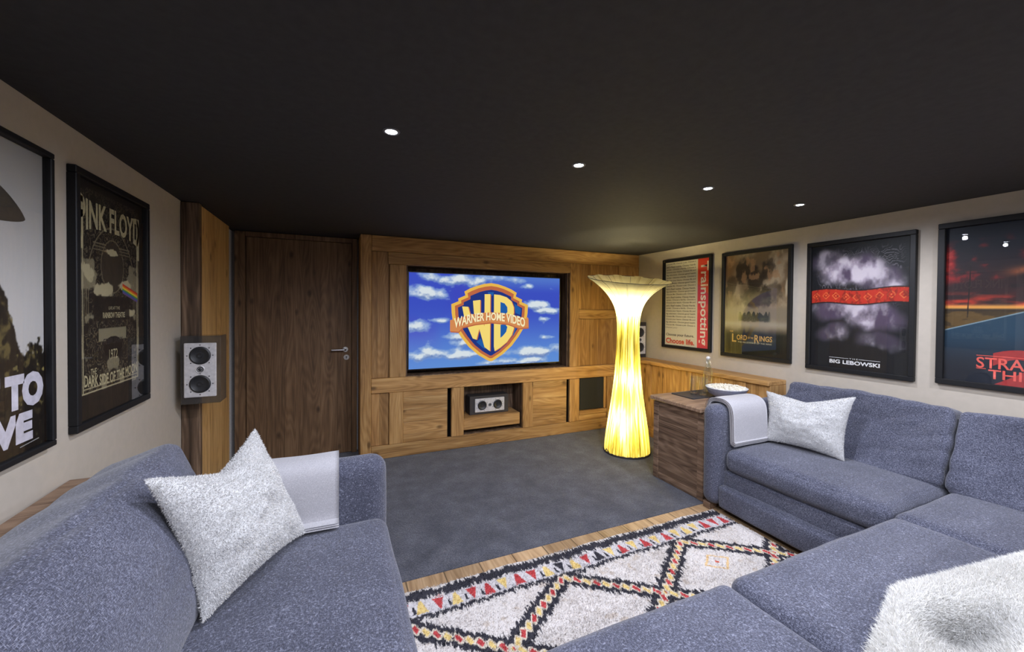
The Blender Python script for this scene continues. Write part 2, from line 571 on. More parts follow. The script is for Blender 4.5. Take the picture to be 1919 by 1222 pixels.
def strands(p, nrm, length, width, curl=0.6, comb=(0, 0, 0), comb_field=None):
    """little two-segment blades standing on points; returns verts, tris (3 per blade), 5 verts each"""
    n = len(p)
    rv = RNG.normal(size=(n, 3))
    side = np.cross(nrm, rv); side /= np.linalg.norm(side, axis=1, keepdims=True)
    d1 = nrm + curl * RNG.normal(size=(n, 3)) * .6 + np.asarray(comb)
    if comb_field is not None:
        d1 = d1 + comb_field
    d1 /= np.linalg.norm(d1, axis=1, keepdims=True)
    d2 = d1 + curl * RNG.normal(size=(n, 3))
    d2 /= np.linalg.norm(d2, axis=1, keepdims=True)
    L_ = (length * (0.6 + 0.8 * RNG.random(n)))[:, None]
    w = (width * (0.7 + 0.6 * RNG.random(n)))[:, None]
    b0 = p - side * w / 2; b1 = p + side * w / 2
    m = p + d1 * L_ * .5
    m0 = m - side * w * .4; m1 = m + side * w * .4
    e = m + d2 * L_ * .5
    V = np.stack([b0, b1, m0, m1, e], 1).reshape(-1, 3)
    o = (np.arange(n) * 5)[:, None]
    T = np.concatenate([o + [0, 1, 3], o + [0, 3, 2], o + [2, 3, 4]])
    return V, T


# ---- numpy painting helpers
def lattice(shape, seed):
    return np.random.default_rng(seed).random(shape)


def vnoise(x, y, seed):
    G = lattice((257, 257), seed)
    xi = np.floor(x).astype(int); yi = np.floor(y).astype(int)
    fx = x - xi; fy = y - yi
    fx = fx * fx * (3 - 2 * fx); fy = fy * fy * (3 - 2 * fy)
    xi %= 256; yi %= 256
    a = G[yi, xi]; b = G[yi, xi + 1]; c = G[yi + 1, xi]; d = G[yi + 1, xi + 1]
    return (a * (1 - fx) + b * fx) * (1 - fy) + (c * (1 - fx) + d * fx) * fy


def fbm(x, y, seed, oct=5, gain=0.5):
    s = 0; a = 1; t = 0
    for i in range(oct):
        s = s + a * vnoise(x * 2 ** i + 17.3 * i, y * 2 ** i + 9.1 * i, seed + i)
        t += a; a *= gain
    return s / t


def sm(e0, e1, x):
    t = np.clip((x - e0) / (e1 - e0), 0, 1)
    return t * t * (3 - 2 * t)


def mixc(a, b, f):
    f = f[..., None]
    return a * (1 - f) + np.asarray(b, float) * f


def art_sheet(name, W, H, nx, ny, fn, mat, parent, y, x0=None, z0=0.0, thick=0.0012):
    """flat printed sheet in local XZ facing -Y; fn(U,V)->sRGB 0..255 painted per vertex"""
    x0 = -W / 2 if x0 is None else x0
    U, V = np.meshgrid(np.linspace(0, 1, nx), np.linspace(0, 1, ny))
    c = lin(np.clip(fn(U, V), 0, 255)).reshape(-1, 3)
    P = np.stack([x0 + U * W, np.full_like(U, y), z0 + V * H], -1).reshape(-1, 3)
    F = grid_faces(nx, ny)
    # back and rim give the sheet its thickness
    cor = np.array([[x0, y, z0], [x0 + W, y, z0], [x0 + W, y, z0 + H], [x0, y, z0 + H]])
    bk = cor + [0, thick, 0]
    n = len(P)
    P = np.concatenate([P, cor, bk]); c = np.concatenate([c, np.full((8, 3), .02)])
    ex = np.array([[n + 5, n + 4, n + 7, n + 6], [n, n + 4, n + 5, n + 1], [n + 1, n + 5, n + 6, n + 2], [n + 2, n + 6, n + 7, n + 3], [n + 3, n + 7, n + 4, n]])
    F = np.concatenate([F, ex])
    return link(name, npmesh(name, P, F, colors=c, smooth=False), mat, parent, True)


def text_me(s, bold=0.0, spacing=1.0):
    cu = bpy.data.curves.new('t', 'FONT')
    cu.body = s
    cu.offset = bold
    cu.space_character = spacing
    cu.resolution_u = 3
    ob = bpy.data.objects.new('t', cu)
    COL.objects.link(ob)
    dg = bpy.context.evaluated_depsgraph_get()
    me = bpy.data.meshes.new_from_object(ob.evaluated_get(dg))
    bpy.data.objects.remove(ob)
    bpy.data.curves.remove(cu)
    return me


def lettering(s, x, z, w, h, y, mat, parent, name='lettering', bold=0.0, rot=0.0, spacing=1.0, warp=None, keep=False):
    """text fitted to a box w by h, centred on (x, z) on the local XZ plane at depth y"""
    me = text_me(s, bold, spacing)
    n = len(me.vertices)
    co = np.empty(n * 3, np.float32); me.vertices.foreach_get('co', co); co = co.reshape(-1, 3)
    lo, hi = co.min(0), co.max(0)
    sx = w / max(hi[0] - lo[0], 1e-6); sz = h / max(hi[1] - lo[1], 1e-6)
    if keep:
        sx = sz = min(sx, sz)
    X = (co[:, 0] - (lo[0] + hi[0]) / 2) * sx; Z = (co[:, 1] - (lo[1] + hi[1]) / 2) * sz
    if warp is not None:
        X, Z = warp(X, Z)
    c, s_ = math.cos(rot), math.sin(rot)
    out = np.stack([x + X * c - Z * s_, np.full(n, y), z + X * s_ + Z * c], -1).astype(np.float32)
    me.vertices.foreach_set('co', out.ravel())
    me.update()
    return link(name, me, mat, parent, True)


# ================================================================== SETTING
def slab(name, mat, *b):
    return structure(boxo(name, mat, None, *b, bev=0.0005))


slab('floor_wood', M['threshold'], XL - .1, XR + .1, YN - .1, 2.2, -.05, 0.0).name = 'floor'
structure(boxo('floor_carpet', M['carpet'], None, XL - .1, XR + .1, 2.2, YD + .2, -.05, 0.004, bev=0.002))
slab('ceiling', M['ceiling'], XL - .1, XR + .1, YN - .1, YD + .2, ZC, ZC + .1)
slab('wall_left', M['wall'], XL - .1, XL, YN - .1, YD + .2, 0, ZC)
slab('wall_right', M['wall'], XR, XR + .1, YN - .1, YD + .2, 0, ZC)
slab('wall_near', M['wall'], XL, XR, YN - .1, YN, 0, ZC)
slab('wall_back', M['ash'], XL, XR, YD + .05, YD + .15, 0, ZC)

# ---- door with its frame, behind the line of the media wall
dfr = MB()
dfr.box(-.870, -.785, YD - .02, YD + .05, 0.004, 2.195)
dfr.box(-.785, .135, YD - .02, YD + .05, 2.150, 2.195)
dfr.box(.135, .185, YD - .02, YD + .05, 0.004, 2.195)
door = MB().box(-.782, .132, YD, YD + .045, .008, 2.147).build('door_1', M['door'])
structure(door)
structure(dfr.build('trim_1', M['door']))
hd = MB()
hd.lathe([(0.0, -.010), (0.026, -.010), (0.027, -.006), (0.027, 0)], (.074, YD, 1.066), 24, 'y')
hd.tube([(.074, YD - .008, 1.066), (.074, YD - .045, 1.066), (.066, YD - .055, 1.066), (.03, YD - .057, 1.066), (-.055, YD - .057, 1.066)], .0095, 12)
hd.build('door_handle', M['steel'], door, smooth=True)
kp = MB()
kp.lathe([(0.0, -.008), (0.026, -.008), (0.027, -.005), (0.027, 0)], (.084, YD, .985), 24, 'y')
kp.build('keyhole_plate', M['steel'], door, smooth=True)
MB().lathe([(0, -.0095), (.006, -.0095), (.006, -.006)], (.084, YD, .990), 12, 'y').box(.081, .087, YD - .0092, YD - .006, .972, .988, .0005).build('keyhole', M['tvblack'], door)

# ---- wooden return on the left: old beam and light side panel
bm = MB().box(XL, -.858, 3.33, 3.385, 0.004, ZC - .002, .006)
structure(bm.build('trim_2', M['beam']))
structure(MB().box(XL, -.900, 4.201, 4.448, .004, ZC - .002, .002).build('trim_4', M['strip']))
structure(MB().box(XL, -.872, 3.386, 4.200, 0.004, ZC - .002, .002).build('trim_3', M['beam_side']))

# ================================================================== MEDIA WALL
mw = thing('media_wall_panelling', 'tall golden timber panelling around the television, with niches and cupboard fronts', 'wall panelling', ((.2 + XR) / 2, 4.2, 0.004))
FY = YB                     # face of rails and stiles
Z0 = 0.005


def rail(x0, x1, z0, z1, y=FY, d=.035, mat='wood_h', name='rail'):
    return boxo(name, M[mat], mw, x0, x1, y, y + d, z0, z1, bev=.004)


boxo('end_post', M['wood_v'], mw, .200, .300, FY - .012, YD + .04, Z0, ZC - .003, bev=.005)
rail(.302, XR - .004, 2.045, ZC - .003)
rail(.455, 2.545, 1.925, 2.043)
rail(.302, XR - .004, .655, .800)
rail(.302, XR - .004, Z0, .135)


def stile(x0, x1, z0, z1, y=FY, d=.035):
    return boxo('stile', M['wood_v'], mw, x0, x1, y, y + d, z0, z1, bev=.004)


stile(.470, .630, .802, 1.923)
stile(2.547, 2.672, .802, 2.043)
stile(3.262, XR - .004, .802, 2.043)
stile(.470, .606, .137, .653)
stile(1.100, 1.236, .137, .653)
stile(1.932, 2.062, .137, .653)
stile(2.552, 2.690, .137, .653)
stile(3.100, 3.262, .137, .653)


def panel(x0, x1, z0, z1, mat, y=FY + .022):
    return boxo('panel', M[mat], mw, x0, x1, y, y + .02, z0, z1, bev=.002)


panel(.303, .468, .802, 2.043, 'plank_v')
panel(2.674, 3.26, 1.492, 2.043, 'plank_v')
rail(2.674, 3.26, 1.376, 1.490, FY + .006, .03)
panel(2.674, 3.26, .802, 1.374, 'plank_v')
panel(.303, .468, .137, .653, 'plank_v')
panel(.608, 1.060, .137, .653, 'plank_h', FY + .012)
panel(2.064, 2.515, .137, .653, 'plank_h', FY + .012)
panel(3.264, XR - .004, .137, .653, 'plank_v')
boxo('backing', M['darkplas'], mw, .303, XR - .004, FY + .33, FY + .345, Z0, ZC - .01, bev=.001)
# television niche
tn = MB()
tn.box(.630, .648, FY + .036, FY + .30, .785, 1.94)
tn.box(2.527, 2.545, FY + .036, FY + .30, .785, 1.94)
tn.box(.648, 2.527, FY + .036, FY + .30, 1.922, 1.94)
tn.box(.648, 2.527, FY + .036, FY + .30, .785, .806)
tn.box(.630, 2.545, FY + .30, FY + .315, .785, 1.94)
tn.build('television_niche', M['beam'], mw)
# speaker niche with shelf
sn = MB()
sn.box(1.218, 1.236, FY + .036, FY + .30, .120, .67)
sn.box(1.932, 1.950, FY + .036, FY + .30, .120, .67)
sn.box(1.236, 1.932, FY + .036, FY + .30, .652, .67)
sn.box(1.236, 1.932, FY + .036, FY + .30, .120, .137)
sn.box(1.218, 1.950, FY + .30, FY + .315, .120, .67)
sn.build('speaker_niche', M['beam'], mw)
boxo('shelf', M['wood_h'], mw, 1.240, 1.905, FY + .02, FY + .29, .185, .315, bev=.004)
# subwoofer cloth front
sw = MB().box(2.71, 3.062, FY + .02, FY + .06, .262, .648, .006)
swo = sw.build('cloth_grille', M['grille'], mw)
boxo('sill', M['wood_h'], mw, 2.692, 3.098, FY + .0, FY + .08, .205, .255, bev=.004)
boxo('lower_panel', M['wood_h'], mw, 2.692, 3.098, FY + .012, FY + .03, .137, .204, bev=.003)
boxo('side_lip', M['wood_v'], mw, 3.066, 3.098, FY + .02, FY + .06, .257, .652, bev=.003)

# ================================================================== TELEVISION
tv = thing('television', 'large flat television showing a gold shield logo on a cloudy blue sky', 'television', (1.5545, 4.150, .850))
TW, TH = 1.800, 1.022
MB().box(-TW / 2, TW / 2, 0, .045, 0, TH, .004).build('bezel', M['tvblack'], tv, True)
MB().box(-.3, .3, .045, .15, .25, .75, .004).build('wall_bracket', M['darkplas'], tv, True)
SW, SH = 1.772, .996


def sky(U, V):
    x = U * 1.78; y = V
    ang = fbm(x * 3, y * 6, 3, 5)
    base = mixc(np.zeros(U.shape + (3,)) + (64, 84, 200), (70, 60, 190), sm(.45, .7, fbm(x * 1.6, y * 1.2, 31, 3)) * sm(1.1, .3, x))
    base = mixc(base, (104, 156, 226), sm(.72, .0, V) * .9)
    base = mixc(base, (96, 140, 215), sm(.80, 1.0, V) * sm(.2, .5, U) * .7)
    def cloudf(xx, yy):
        f = np.zeros(xx.shape)
        for (cx, cy, w, h, k) in ((.07, .80, .13, .09, 1), (.26, .94, .30, .07, .8), (.62, .97, .22, .05, .7), (.04, .45, .10, .07, 1.1), (.17, .50, .09, .03, .7),
                                  (.27, .33, .09, .05, 1), (.30, .27, .16, .05, .7), (.17, .17, .14, .06, .9), (.05, .13, .10, .06, 1), (.36, .13, .13, .05, 1),
                                  (.78, .90, .05, .04, .8), (.94, .87, .04, .04, .6), (.84, .68, .10, .06, 1.1), (.92, .62, .12, .05, 1), (.88, .52, .05, .03, .7),
                                  (.92, .30, .07, .03, .8), (.80, .14, .22, .06, 1), (.62, .03, .30, .05, .9), (.55, .14, .10, .05, .8), (.97, .18, .1, .06, .8)):
            f = np.maximum(f, k * np.exp(-(((xx / 1.78 - cx) / w) ** 2 + ((yy - cy) / h) ** 2) * .8))
        return .46 * f + .62 * fbm(xx * 6 + .7, yy * 9, 5, 6, .55)
    cl = cloudf(x, y) + .03
    c1 = cloudf(x, y); sh = cloudf(x, y + .025)
    base = mixc(base, (150, 180, 225), sm(.50, .62, cl) * .8)
    base = mixc(base, (226, 236, 242), sm(.60, .74, cl))
    base = mixc(base, (95, 120, 180), np.clip((sh - c1) * 5, 0, .6) * sm(.52, .62, cl))
    return base


M['screen'] = attr_mat('screen_picture', emit=0.88)
scr = art_sheet('screen', SW, SH, 420, 240, sky, M['screen'], tv, -.0012, z0=.013)


def ez(nm, c, s=0.95):
    M[nm] = emit_mat(nm, L4(*c), s)
    return M[nm]


GOLD = ez('logo_gold', (235, 185, 80)); GOLDL = ez('logo_gold_light', (248, 220, 120)); GOLDD = ez('logo_gold_dark', (190, 105, 70))
BLUE = ez('logo_blue', (35, 95, 170)); BLUED = ez('logo_deep_blue', (35, 55, 130)); ORNG = ez('logo_banner', (214, 140, 85)); CREAM = ez('logo_cream', (250, 238, 190))


def sxy(p):         # picture coordinates on the screen
    return ((p[0] - 915) / 1495 * SW * 1.0 + .012, .013 + (1 - (p[1] - 183) / 907) * SH)


def sympoly(pts):
    R_ = [(915 + a, b) for a, b in pts]
    L_ = [(915 - a, b) for a, b in pts if a > 0][::-1]
    return [sxy(p) for p in R_ + L_]


OUT = [(0, 258), (70, 268), (140, 290), (205, 316), (262, 350), (252, 388), (320, 420), (316, 446), (384, 476), (380, 560), (368, 640), (340, 715), (290, 800), (215, 900), (120, 985), (40, 1036), (12, 1050)]
MID = [(0, 288), (60, 296), (125, 314), (190, 342), (232, 366), (224, 406), (292, 438), (290, 466), (350, 492), (346, 580), (330, 660), (300, 730), (255, 800), (185, 890), (100, 965), (12, 1020)]
INN = [(0, 326), (55, 334), (112, 350), (165, 374), (204, 392), (204, 424), (268, 456), (268, 482), (322, 508), (316, 590), (300, 660), (272, 725), (228, 795), (160, 880), (80, 948), (10, 992)]
ly = -.0020
lg = MB().poly(sympoly(OUT), ly, .0006).build('logo_shield', GOLD, scr, True)
MB().poly(sympoly(MID), ly - .0006, .0005).build('logo_rim_shadow', GOLDD, scr, True)
MB().poly(sympoly(INN), ly - .0012, .0005).build('logo_field', BLUED, scr, True)
# lighter blue patches inside the field
for pl in ([(1150, 460), (1225, 515), (1215, 580), (1165, 560)], [(770, 850), (812, 815), (850, 890), (862, 925), (835, 912)], [(880, 350), (940, 350), (932, 385), (888, 385)], [(1150, 690), (1190, 690), (1150, 790), (1125, 800)]):
    MB().poly([sxy(p) for p in pl], ly - .0017, .0004).build('logo_highlight', BLUE, scr, True)


def offs(pts, dx, dy):
    return [(a + dx, b_ + dy) for a, b_ in pts]


Wp = [[(632, 497), (690, 500), (705, 560), (770, 740), (772, 828), (735, 815), (660, 640)],
      [(735, 440), (806, 430), (806, 690), (772, 828), (752, 790), (748, 600)],
      [(770, 620), (806, 560), (900, 860), (905, 948), (850, 905)],
      [(848, 372), (905, 370), (905, 948), (880, 830), (848, 700)]]
Bo = [(942, 372), (1000, 376), (1070, 398), (1122, 440), (1146, 500), (1148, 560), (1128, 615), (1100, 640), (1140, 665), (1150, 720), (1128, 790), (1078, 860), (1010, 915), (952, 950), (944, 900)]
H1 = [(1008, 448), (1050, 462), (1078, 500), (1080, 550), (1055, 580), (1008, 590)]
H2 = [(1010, 680), (1060, 676), (1080, 705), (1068, 755), (1035, 795), (1010, 815)]
for grp_ in (Wp, [Bo]):
    b = MB()
    for w_ in grp_:
        b.poly([sxy(p) for p in offs(w_, 9, 4)], ly - .0021, .0004)
    b.build('logo_letter_shadow', GOLDD, scr, True)
    b = MB()
    for i_, w_ in enumerate(grp_):  # the strokes overlap into one letter
        b.poly([sxy(p) for p in w_], ly - .0026 - i_ * .0001, .0004)
    b.build('logo_letter', GOLDL, scr, True)
for w_ in (H1, H2):
    MB().poly([sxy(p) for p in w_], ly - .0032, .0004).build('logo_letter_hole', BLUE, scr, True)
ban = [(520, 632), (556, 622), (548, 640), (700, 580), (820, 560), (915, 554), (1030, 560), (1160, 585), (1282, 622), (1280, 600), (1302, 612), (1304, 712), (1210, 720), (1080, 672), (915, 655), (760, 672), (640, 700), (600, 745), (520, 738)]
MB().poly([sxy(p) for p in offs(ban, 4, 12)], ly - .0036, .0004).build('logo_banner_shadow', GOLDD, scr, True)
MB().poly([sxy(p) for p in ban], ly - .0040, .0004).build('logo_banner', ORNG, scr, True)
bx, bz = sxy((912, 612))


def arc(X, Z):
    return X, Z * (1 + .25 * np.abs(X / .42)) - .075 * (X / .42) ** 2 + .018


lettering('WARNER HOME VIDEO', bx, bz - .0, .83, .080, ly - .0046, GOLDD, scr, 'logo_banner_lettering', .035, warp=lambda X, Z: (X + .006, arc(X, Z)[1] - .006))
lettering('WARNER HOME VIDEO', bx, bz, .84, .088, ly - .0050, CREAM, scr, 'logo_banner_lettering', .03, warp=arc)

# ================================================================== FRAMED POSTERS
M['print'] = attr_mat('poster_print', 0.55)
PH = 1.036


def poster(name, label, loc, rotz, W, H, art, bar=.032, depth=.030, nx=170, ny=240, cat='poster'):
    t = thing(name, label, cat, loc, rotz)
    f = MB()
    f.box(-W / 2, W / 2, -depth, 0, 0, bar); f.box(-W / 2, W / 2, -depth, 0, H - bar, H)
    f.box(-W / 2, -W / 2 + bar, -depth, 0, bar, H - bar); f.box(W / 2 - bar, W / 2, -depth, 0, bar, H - bar)
    f.box(-W / 2 + bar, W / 2 - bar, -.0045, -.001, bar, H - bar, .001)
    f.build('frame', M['black'], t, True)
    pr = art_sheet('print', W - 2 * bar, H - 2 * bar, nx, ny, art, M['print'], t, -.0060, z0=bar)
    MB().box(-W / 2 + bar, W / 2 - bar, -.020, -.018, bar, H - bar, .0003).build('glass_pane', M['glass'], t, True)
    return t, pr


def ink(nm, rgb):
    if nm not in M:
        M[nm] = plain(nm, L4(*rgb), 0.6)
    return M[nm]


PY = -.0068


# ---- left wall, nearest: pale sky, pines, big white slogan
def art_believe(U, V):
    c = mixc(np.zeros(U.shape + (3,)) + (168, 164, 160), (194, 190, 188), sm(.9, .4, V))
    x = U * .68
    ln = .29 + .23 * sm(.86, .66, U) + .07 * fbm(x * 9, U * 0, 41, 5) + .05 * np.abs(np.sin(x * 31 + 3 * fbm(x * 8, V * 8, 4, 2))) * sm(.35, 1, fbm(x * 25, V * 25, 43, 4) + .3)
    tree = sm(-.004, .012, ln + .05 * (fbm(x * 60, V * 60, 44, 3) - .5) - V)
    tc = mixc(np.zeros(U.shape + (3,)) + (26, 24, 20), (96, 84, 50), sm(.55, .75, fbm(x * 34, V * 34, 45, 4)))
    tc = mixc(tc, (150, 135, 80), sm(.70, .8, fbm(x * 50, V * 50, 46, 3)) * sm(.6, .9, U))
    gr = sm(.17, .10, V)
    tc = mixc(tc, (20, 19, 18), gr * .7)
    return c * (1 - tree[..., None]) + tc * tree[..., None]


WL = .680
t, pr = poster('framed_poster', 'large framed poster at far left with white slogan over dark pines and pale sky', (XL, 1.983 - WL / 2, .990), math.pi / 2, WL, 1.051, art_believe, bar=.020, nx=200, ny=300)
tx = ink('print_lilac_white', (205, 200, 212))
lettering('I WANT TO', .000, .222, .63, .118, PY, tx, pr, bold=.075)
lettering('BELIEVE', .010, .100, .50, .100, PY, tx, pr, bold=.075)
MB().poly([(.20, .036), (.29, .042), (.29, .045), (.20, .039)], PY).build('small_print', ink('print_grey', (150, 148, 146)), pr, True)
# dark rounded shape hanging in the sky, its tip reaching right
s = MB(); pts = []
for k in range(24):
    a = math.pi * k / 23
    pts.append((-.05 + .283 * math.cos(a), .793 + .125 * math.sin(a) ** 1.6))
for k in range(24):
    a = math.pi + math.pi * k / 23
    pts.append((-.05 + .283 * math.cos(a), .793 + .030 * math.sin(a)))
s.poly(pts, PY).build('dark_disc', ink('print_umber', (62, 54, 44)), pr, True)


# ---- left wall, second: black and bone ornamental concert poster
def art_concert(U, V):
    x = (U - .5) * .605; y = V * .996
    c = np.zeros(U.shape + (3,)) + (34, 30, 26)
    bone = np.array((190, 178, 142.0)); dim = np.array((128, 116, 90.0))
    ax = np.abs(x)
    n1 = fbm(ax * 16, y * 16, 61, 5)
    inside = sm(.262, .258, ax) * sm(.10, .105, y) * sm(.955, .95, y)
    scroll = np.abs(np.sin(n1 * 26)) < .34
    c = mixc(c, dim, inside * scroll * sm(.30, .38, n1) * .7)
    blotch = sm(.54, .64, fbm(ax * 11 + 3, y * 14, 67, 5)) * inside * sm(.74, .70, y)
    c = mixc(c, bone * .8, blotch * .8)
    # arch with dark opening and sunburst
    r = np.sqrt((x / .095) ** 2 + ((y - .655) / .115) ** 2)
    c = mixc(c, (60, 52, 42), sm(1.0, .96, r))
    c = mixc(c, (120, 108, 84), sm(.05, .0, np.abs(r - 1.05)))
    r2 = np.sqrt((x / .215) ** 2 + ((y - .53) / .30) ** 2)
    c = mixc(c, dim, sm(.025, .0, np.abs(r2 - 1)) * (y > .5))
    # borders
    for bx_ in (.252, .240):
        c = mixc(c, bone, sm(.0035, .0015, np.abs(ax - bx_)) * (y > .11) * (y < .87))
    c = mixc(c, bone, sm(.004, .0015, np.abs(y - .108)) * (ax < .25))
    c = mixc(c, bone, sm(.0025, .001, np.abs(y - .125)) * (ax < .24))
    for yy in (.72, .735, .748):
        c = mixc(c, dim, sm(.003, .001, np.abs(y - yy)) * (ax < .16) * (ax > .06))
    # columns
    for cx in (.20, .213, .226):
        c = mixc(c, dim, sm(.003, .0012, np.abs(ax - cx)) * (y > .40) * (y < .66))
    # clouds
    for (cx, cy, w, h) in ((-.06, .545, .10, .035), (.12, .57, .08, .025), (-.02, .72, .07, .018), (.16, .44, .06, .02), (-.20, .62, .05, .04)):
        q = ((x - cx) / w) ** 2 + ((y - cy) / h) ** 2 + (fbm(x * 28, y * 28, 71, 4) - .5) * 2.2
        c = mixc(c, bone * .95, sm(1.0, .6, q))
    # central plaques
    q = sm(.125, .122, ax) * sm(.315, .318, y) * sm(.375, .372, y)
    c = mixc(c, bone * .72, q)
    q = (((x) / .085) ** 2 + ((y - .285) / .05) ** 2)
    c = mixc(c, (22, 18, 15), sm(1.0, .95, q))
    q = sm(.16, .155, ax) * sm(.405, .41, y) * sm(.52, .515, y)
    c = mixc(c, (30, 26, 22), q * .8)
    # small rainbow flag at the right edge
    s_ = (y - (.565 - (x - .07) * .28)) / .048
    inb = (x > .09) & (x < .247) & (s_ > -.5) & (s_ < .5)
    cols = [(200, 40, 35), (225, 120, 40), (230, 200, 60), (90, 150, 60), (60, 90, 160), (110, 80, 130)]
    for i, cc in enumerate(cols):
        m_ = inb & (s_ < .5 - i / 6) & (s_ >= .5 - (i + 1) / 6)
        c = mixc(c, cc, m_.astype(float))
    return c


LW2 = .665
t, pr = poster('framed_poster', 'framed black and bone coloured ornamental concert poster with a small rainbow band', (XL, 2.4425, .991), math.pi / 2, LW2, 1.056, art_concert, bar=.030, nx=230, ny=340)
bone = ink('print_bone', (186, 174, 136)); dimb = ink('print_dim_bone', (84, 76, 60))
OX = .0
lettering('AN EVENING OF MUSIC', OX, .990, .44, .014, PY, dimb, pr, 'small_lettering')
lettering('PINK FLOYD', OX + .0, .895, .53, .115, PY, bone, pr, bold=.03, warp=lambda X, Z: (X, Z * (1 + .55 * (np.abs(X) / .26) ** 6) - .012 * (X / .25) ** 2))
for xa in (-.262, .238):
    MB().box(OX + xa, OX + xa + .026, PY, PY + .0005, .74, .955, .0001).build('lettering_stem', bone, pr, True)
lettering('RAINBOW THEATRE', OX + .01, .462, .20, .026, PY, bone, pr, bold=.02)
lettering('LIVE AT THE', OX + .01, .495, .10, .014, PY, bone, pr, 'small_lettering')
lettering('FEBRUARY', OX, .343, .17, .026, PY, ink('print_black', (45, 42, 40)), pr, bold=.02)
lettering('1972', OX, .282, .075, .045, PY, bone, pr)
lettering('THE', OX - .165, .222, .045, .028, PY, bone, pr, bold=.01)
lettering('DARK SIDE OF THE MOON', OX, .175, .47, .050, PY, bone, pr, bold=.025, warp=lambda X, Z: (X, Z + .012 * (X / .2) ** 2))
lettering('TOUR', OX + .200, .135, .05, .022, PY, bone, pr)


# ---- right wall posters (local x runs along -Y)
RW = .680


# 1 typographic
def art_typo(U, V):
    c = np.zeros(U.shape + (3,)) + (222, 216, 196)
    c = mixc(c, (214, 62, 44), sm(.742, .746, U))
    return c


t, pr = poster('framed_poster', 'framed type poster with dense text and a red stripe, nearest the floor lamp', (XR, 3.643 - RW / 2, 1.053), -math.pi / 2, RW, 1.029, art_typo, nx=90, ny=10)
iw = .705 - .064
cream = ink('print_cream', (235, 225, 205)); blk = ink('print_black', (45, 42, 40)); red = ink('print_red', (205, 62, 40))
lettering('Trainspotting', .226, .515, .90, .125, PY, cream, pr, bold=.018, rot=-math.pi / 2)
lettering('Choose life.', -.086, .083, .41, .062, PY, red, pr, bold=.03)
lettering('Choose your future.', -.088, .150, .405, .040, PY, blk, pr, bold=.012)
base = ['Choose life. Choose a job. Choose a', 'career. Choose a family. Choose a', 'big television. Choose good health', 'and a fixed routine. Choose friends.', 'Choose your future. Choose life and']
for k in range(24):
    s_ = base[(k * 3 + k // 5) % 5]
    z_ = .975 - k * .0322
    if k == 23:
        lettering('Choose your', -.21, z_, .18, .017, PY, blk, pr, 'small_lettering')
    else:
        lettering(s_, -.084, z_, .42, .021, PY, blk, pr, 'small_lettering', .012)


# 2 sepia film poster
def art_sepia(U, V):
    x = U; y = V
    n = fbm(x * 5, y * 6, 81, 5)
    c = mixc(np.zeros(U.shape + (3,)) + (120, 98, 72), (176, 156, 128), sm(.35, .7, n))
    c = mixc(c, (150, 112, 72), sm(.3, .0, x) * sm(.5, .9, y))
    c = mixc(c, (196, 180, 152), sm(.55, .72, fbm(x * 9, y * 3, 83, 4)) * sm(.6, .9, x) * sm(.45, .6, y))
    # soft dark masses above, a mountain like one in the middle
    for (cx, cy, w, h, k) in ((.30, .83, .13, .14, .8), (.52, .74, .17, .15, .9), (.70, .83, .12, .12, .7), (.10, .70, .10, .12, .6), (.80, .62, .12, .12, .5), (.50, .56, .28, .12, .75)):
        q = ((x - cx) / w) ** 2 + ((y - cy) / h) ** 2 + (fbm(x * 14, y * 14, 85, 4) - .5) * 1.6
        c = mixc(c, (52, 42, 32), sm(1.1, .4, q) * k)
    c = mixc(c, (172, 130, 92), sm(.60, .72, fbm(x * 13, y * 13, 88, 4)) * sm(.5, .7, y) * .7)
    # mist, woods and dark foot
    c = mixc(c, (148, 134, 112), sm(.5, .44, y) * sm(.20, .30, y))
    th = .385 + .045 * np.abs(np.sin(x * 38 + 4 * fbm(x * 9, y * 0, 95, 2))) ** .7 * sm(.2, .8, fbm(x * 30, y * 10, 90, 3) + .3)
    tree = (y < th) * sm(.335, .35, y + .02 * fbm(x * 30, y * 30, 91, 3)) * sm(.22, .28, x) * sm(.76, .70, x)
    c = mixc(c, (50, 54, 38), tree * .85)
    c = mixc(c, (186, 176, 154), np.exp(-((y - .305) / .03) ** 2) * .7)
    c = mixc(c, (40, 42, 36), sm(.29, .20, y + .02 * fbm(x * 8, y * 8, 93, 3)))
    c = mixc(c, (26, 27, 24), sm(.16, .05, y))
    return c * .92


t, pr = poster('framed_poster', 'framed sepia film poster with misty woods, glass mirroring the lamp', (XR, 2.842 - RW / 2, 1.040), -math.pi / 2, RW, 1.029, art_sepia)
gld = ink('print_gold', (196, 152, 76))
lettering('L', -.205, .187, .045, .080, PY, gld, pr, bold=.02)
lettering('ORD', -.125, .195, .105, .050, PY, gld, pr, bold=.02)
lettering('OF THE', -.035, .195, .055, .020, PY, gld, pr, bold=.01)
lettering('R', .025, .192, .045, .072, PY, gld, pr, bold=.02)
lettering('INGS', .110, .195, .120, .050, PY, gld, pr, bold=.02)
lettering('THE', -.235, .250, .04, .016, PY, gld, pr, 'small_lettering')
lettering('THE FELLOWSHIP OF THE RING', 0, .150, .33, .013, PY, ink('print_pale', (190, 180, 150)), pr, 'small_lettering')


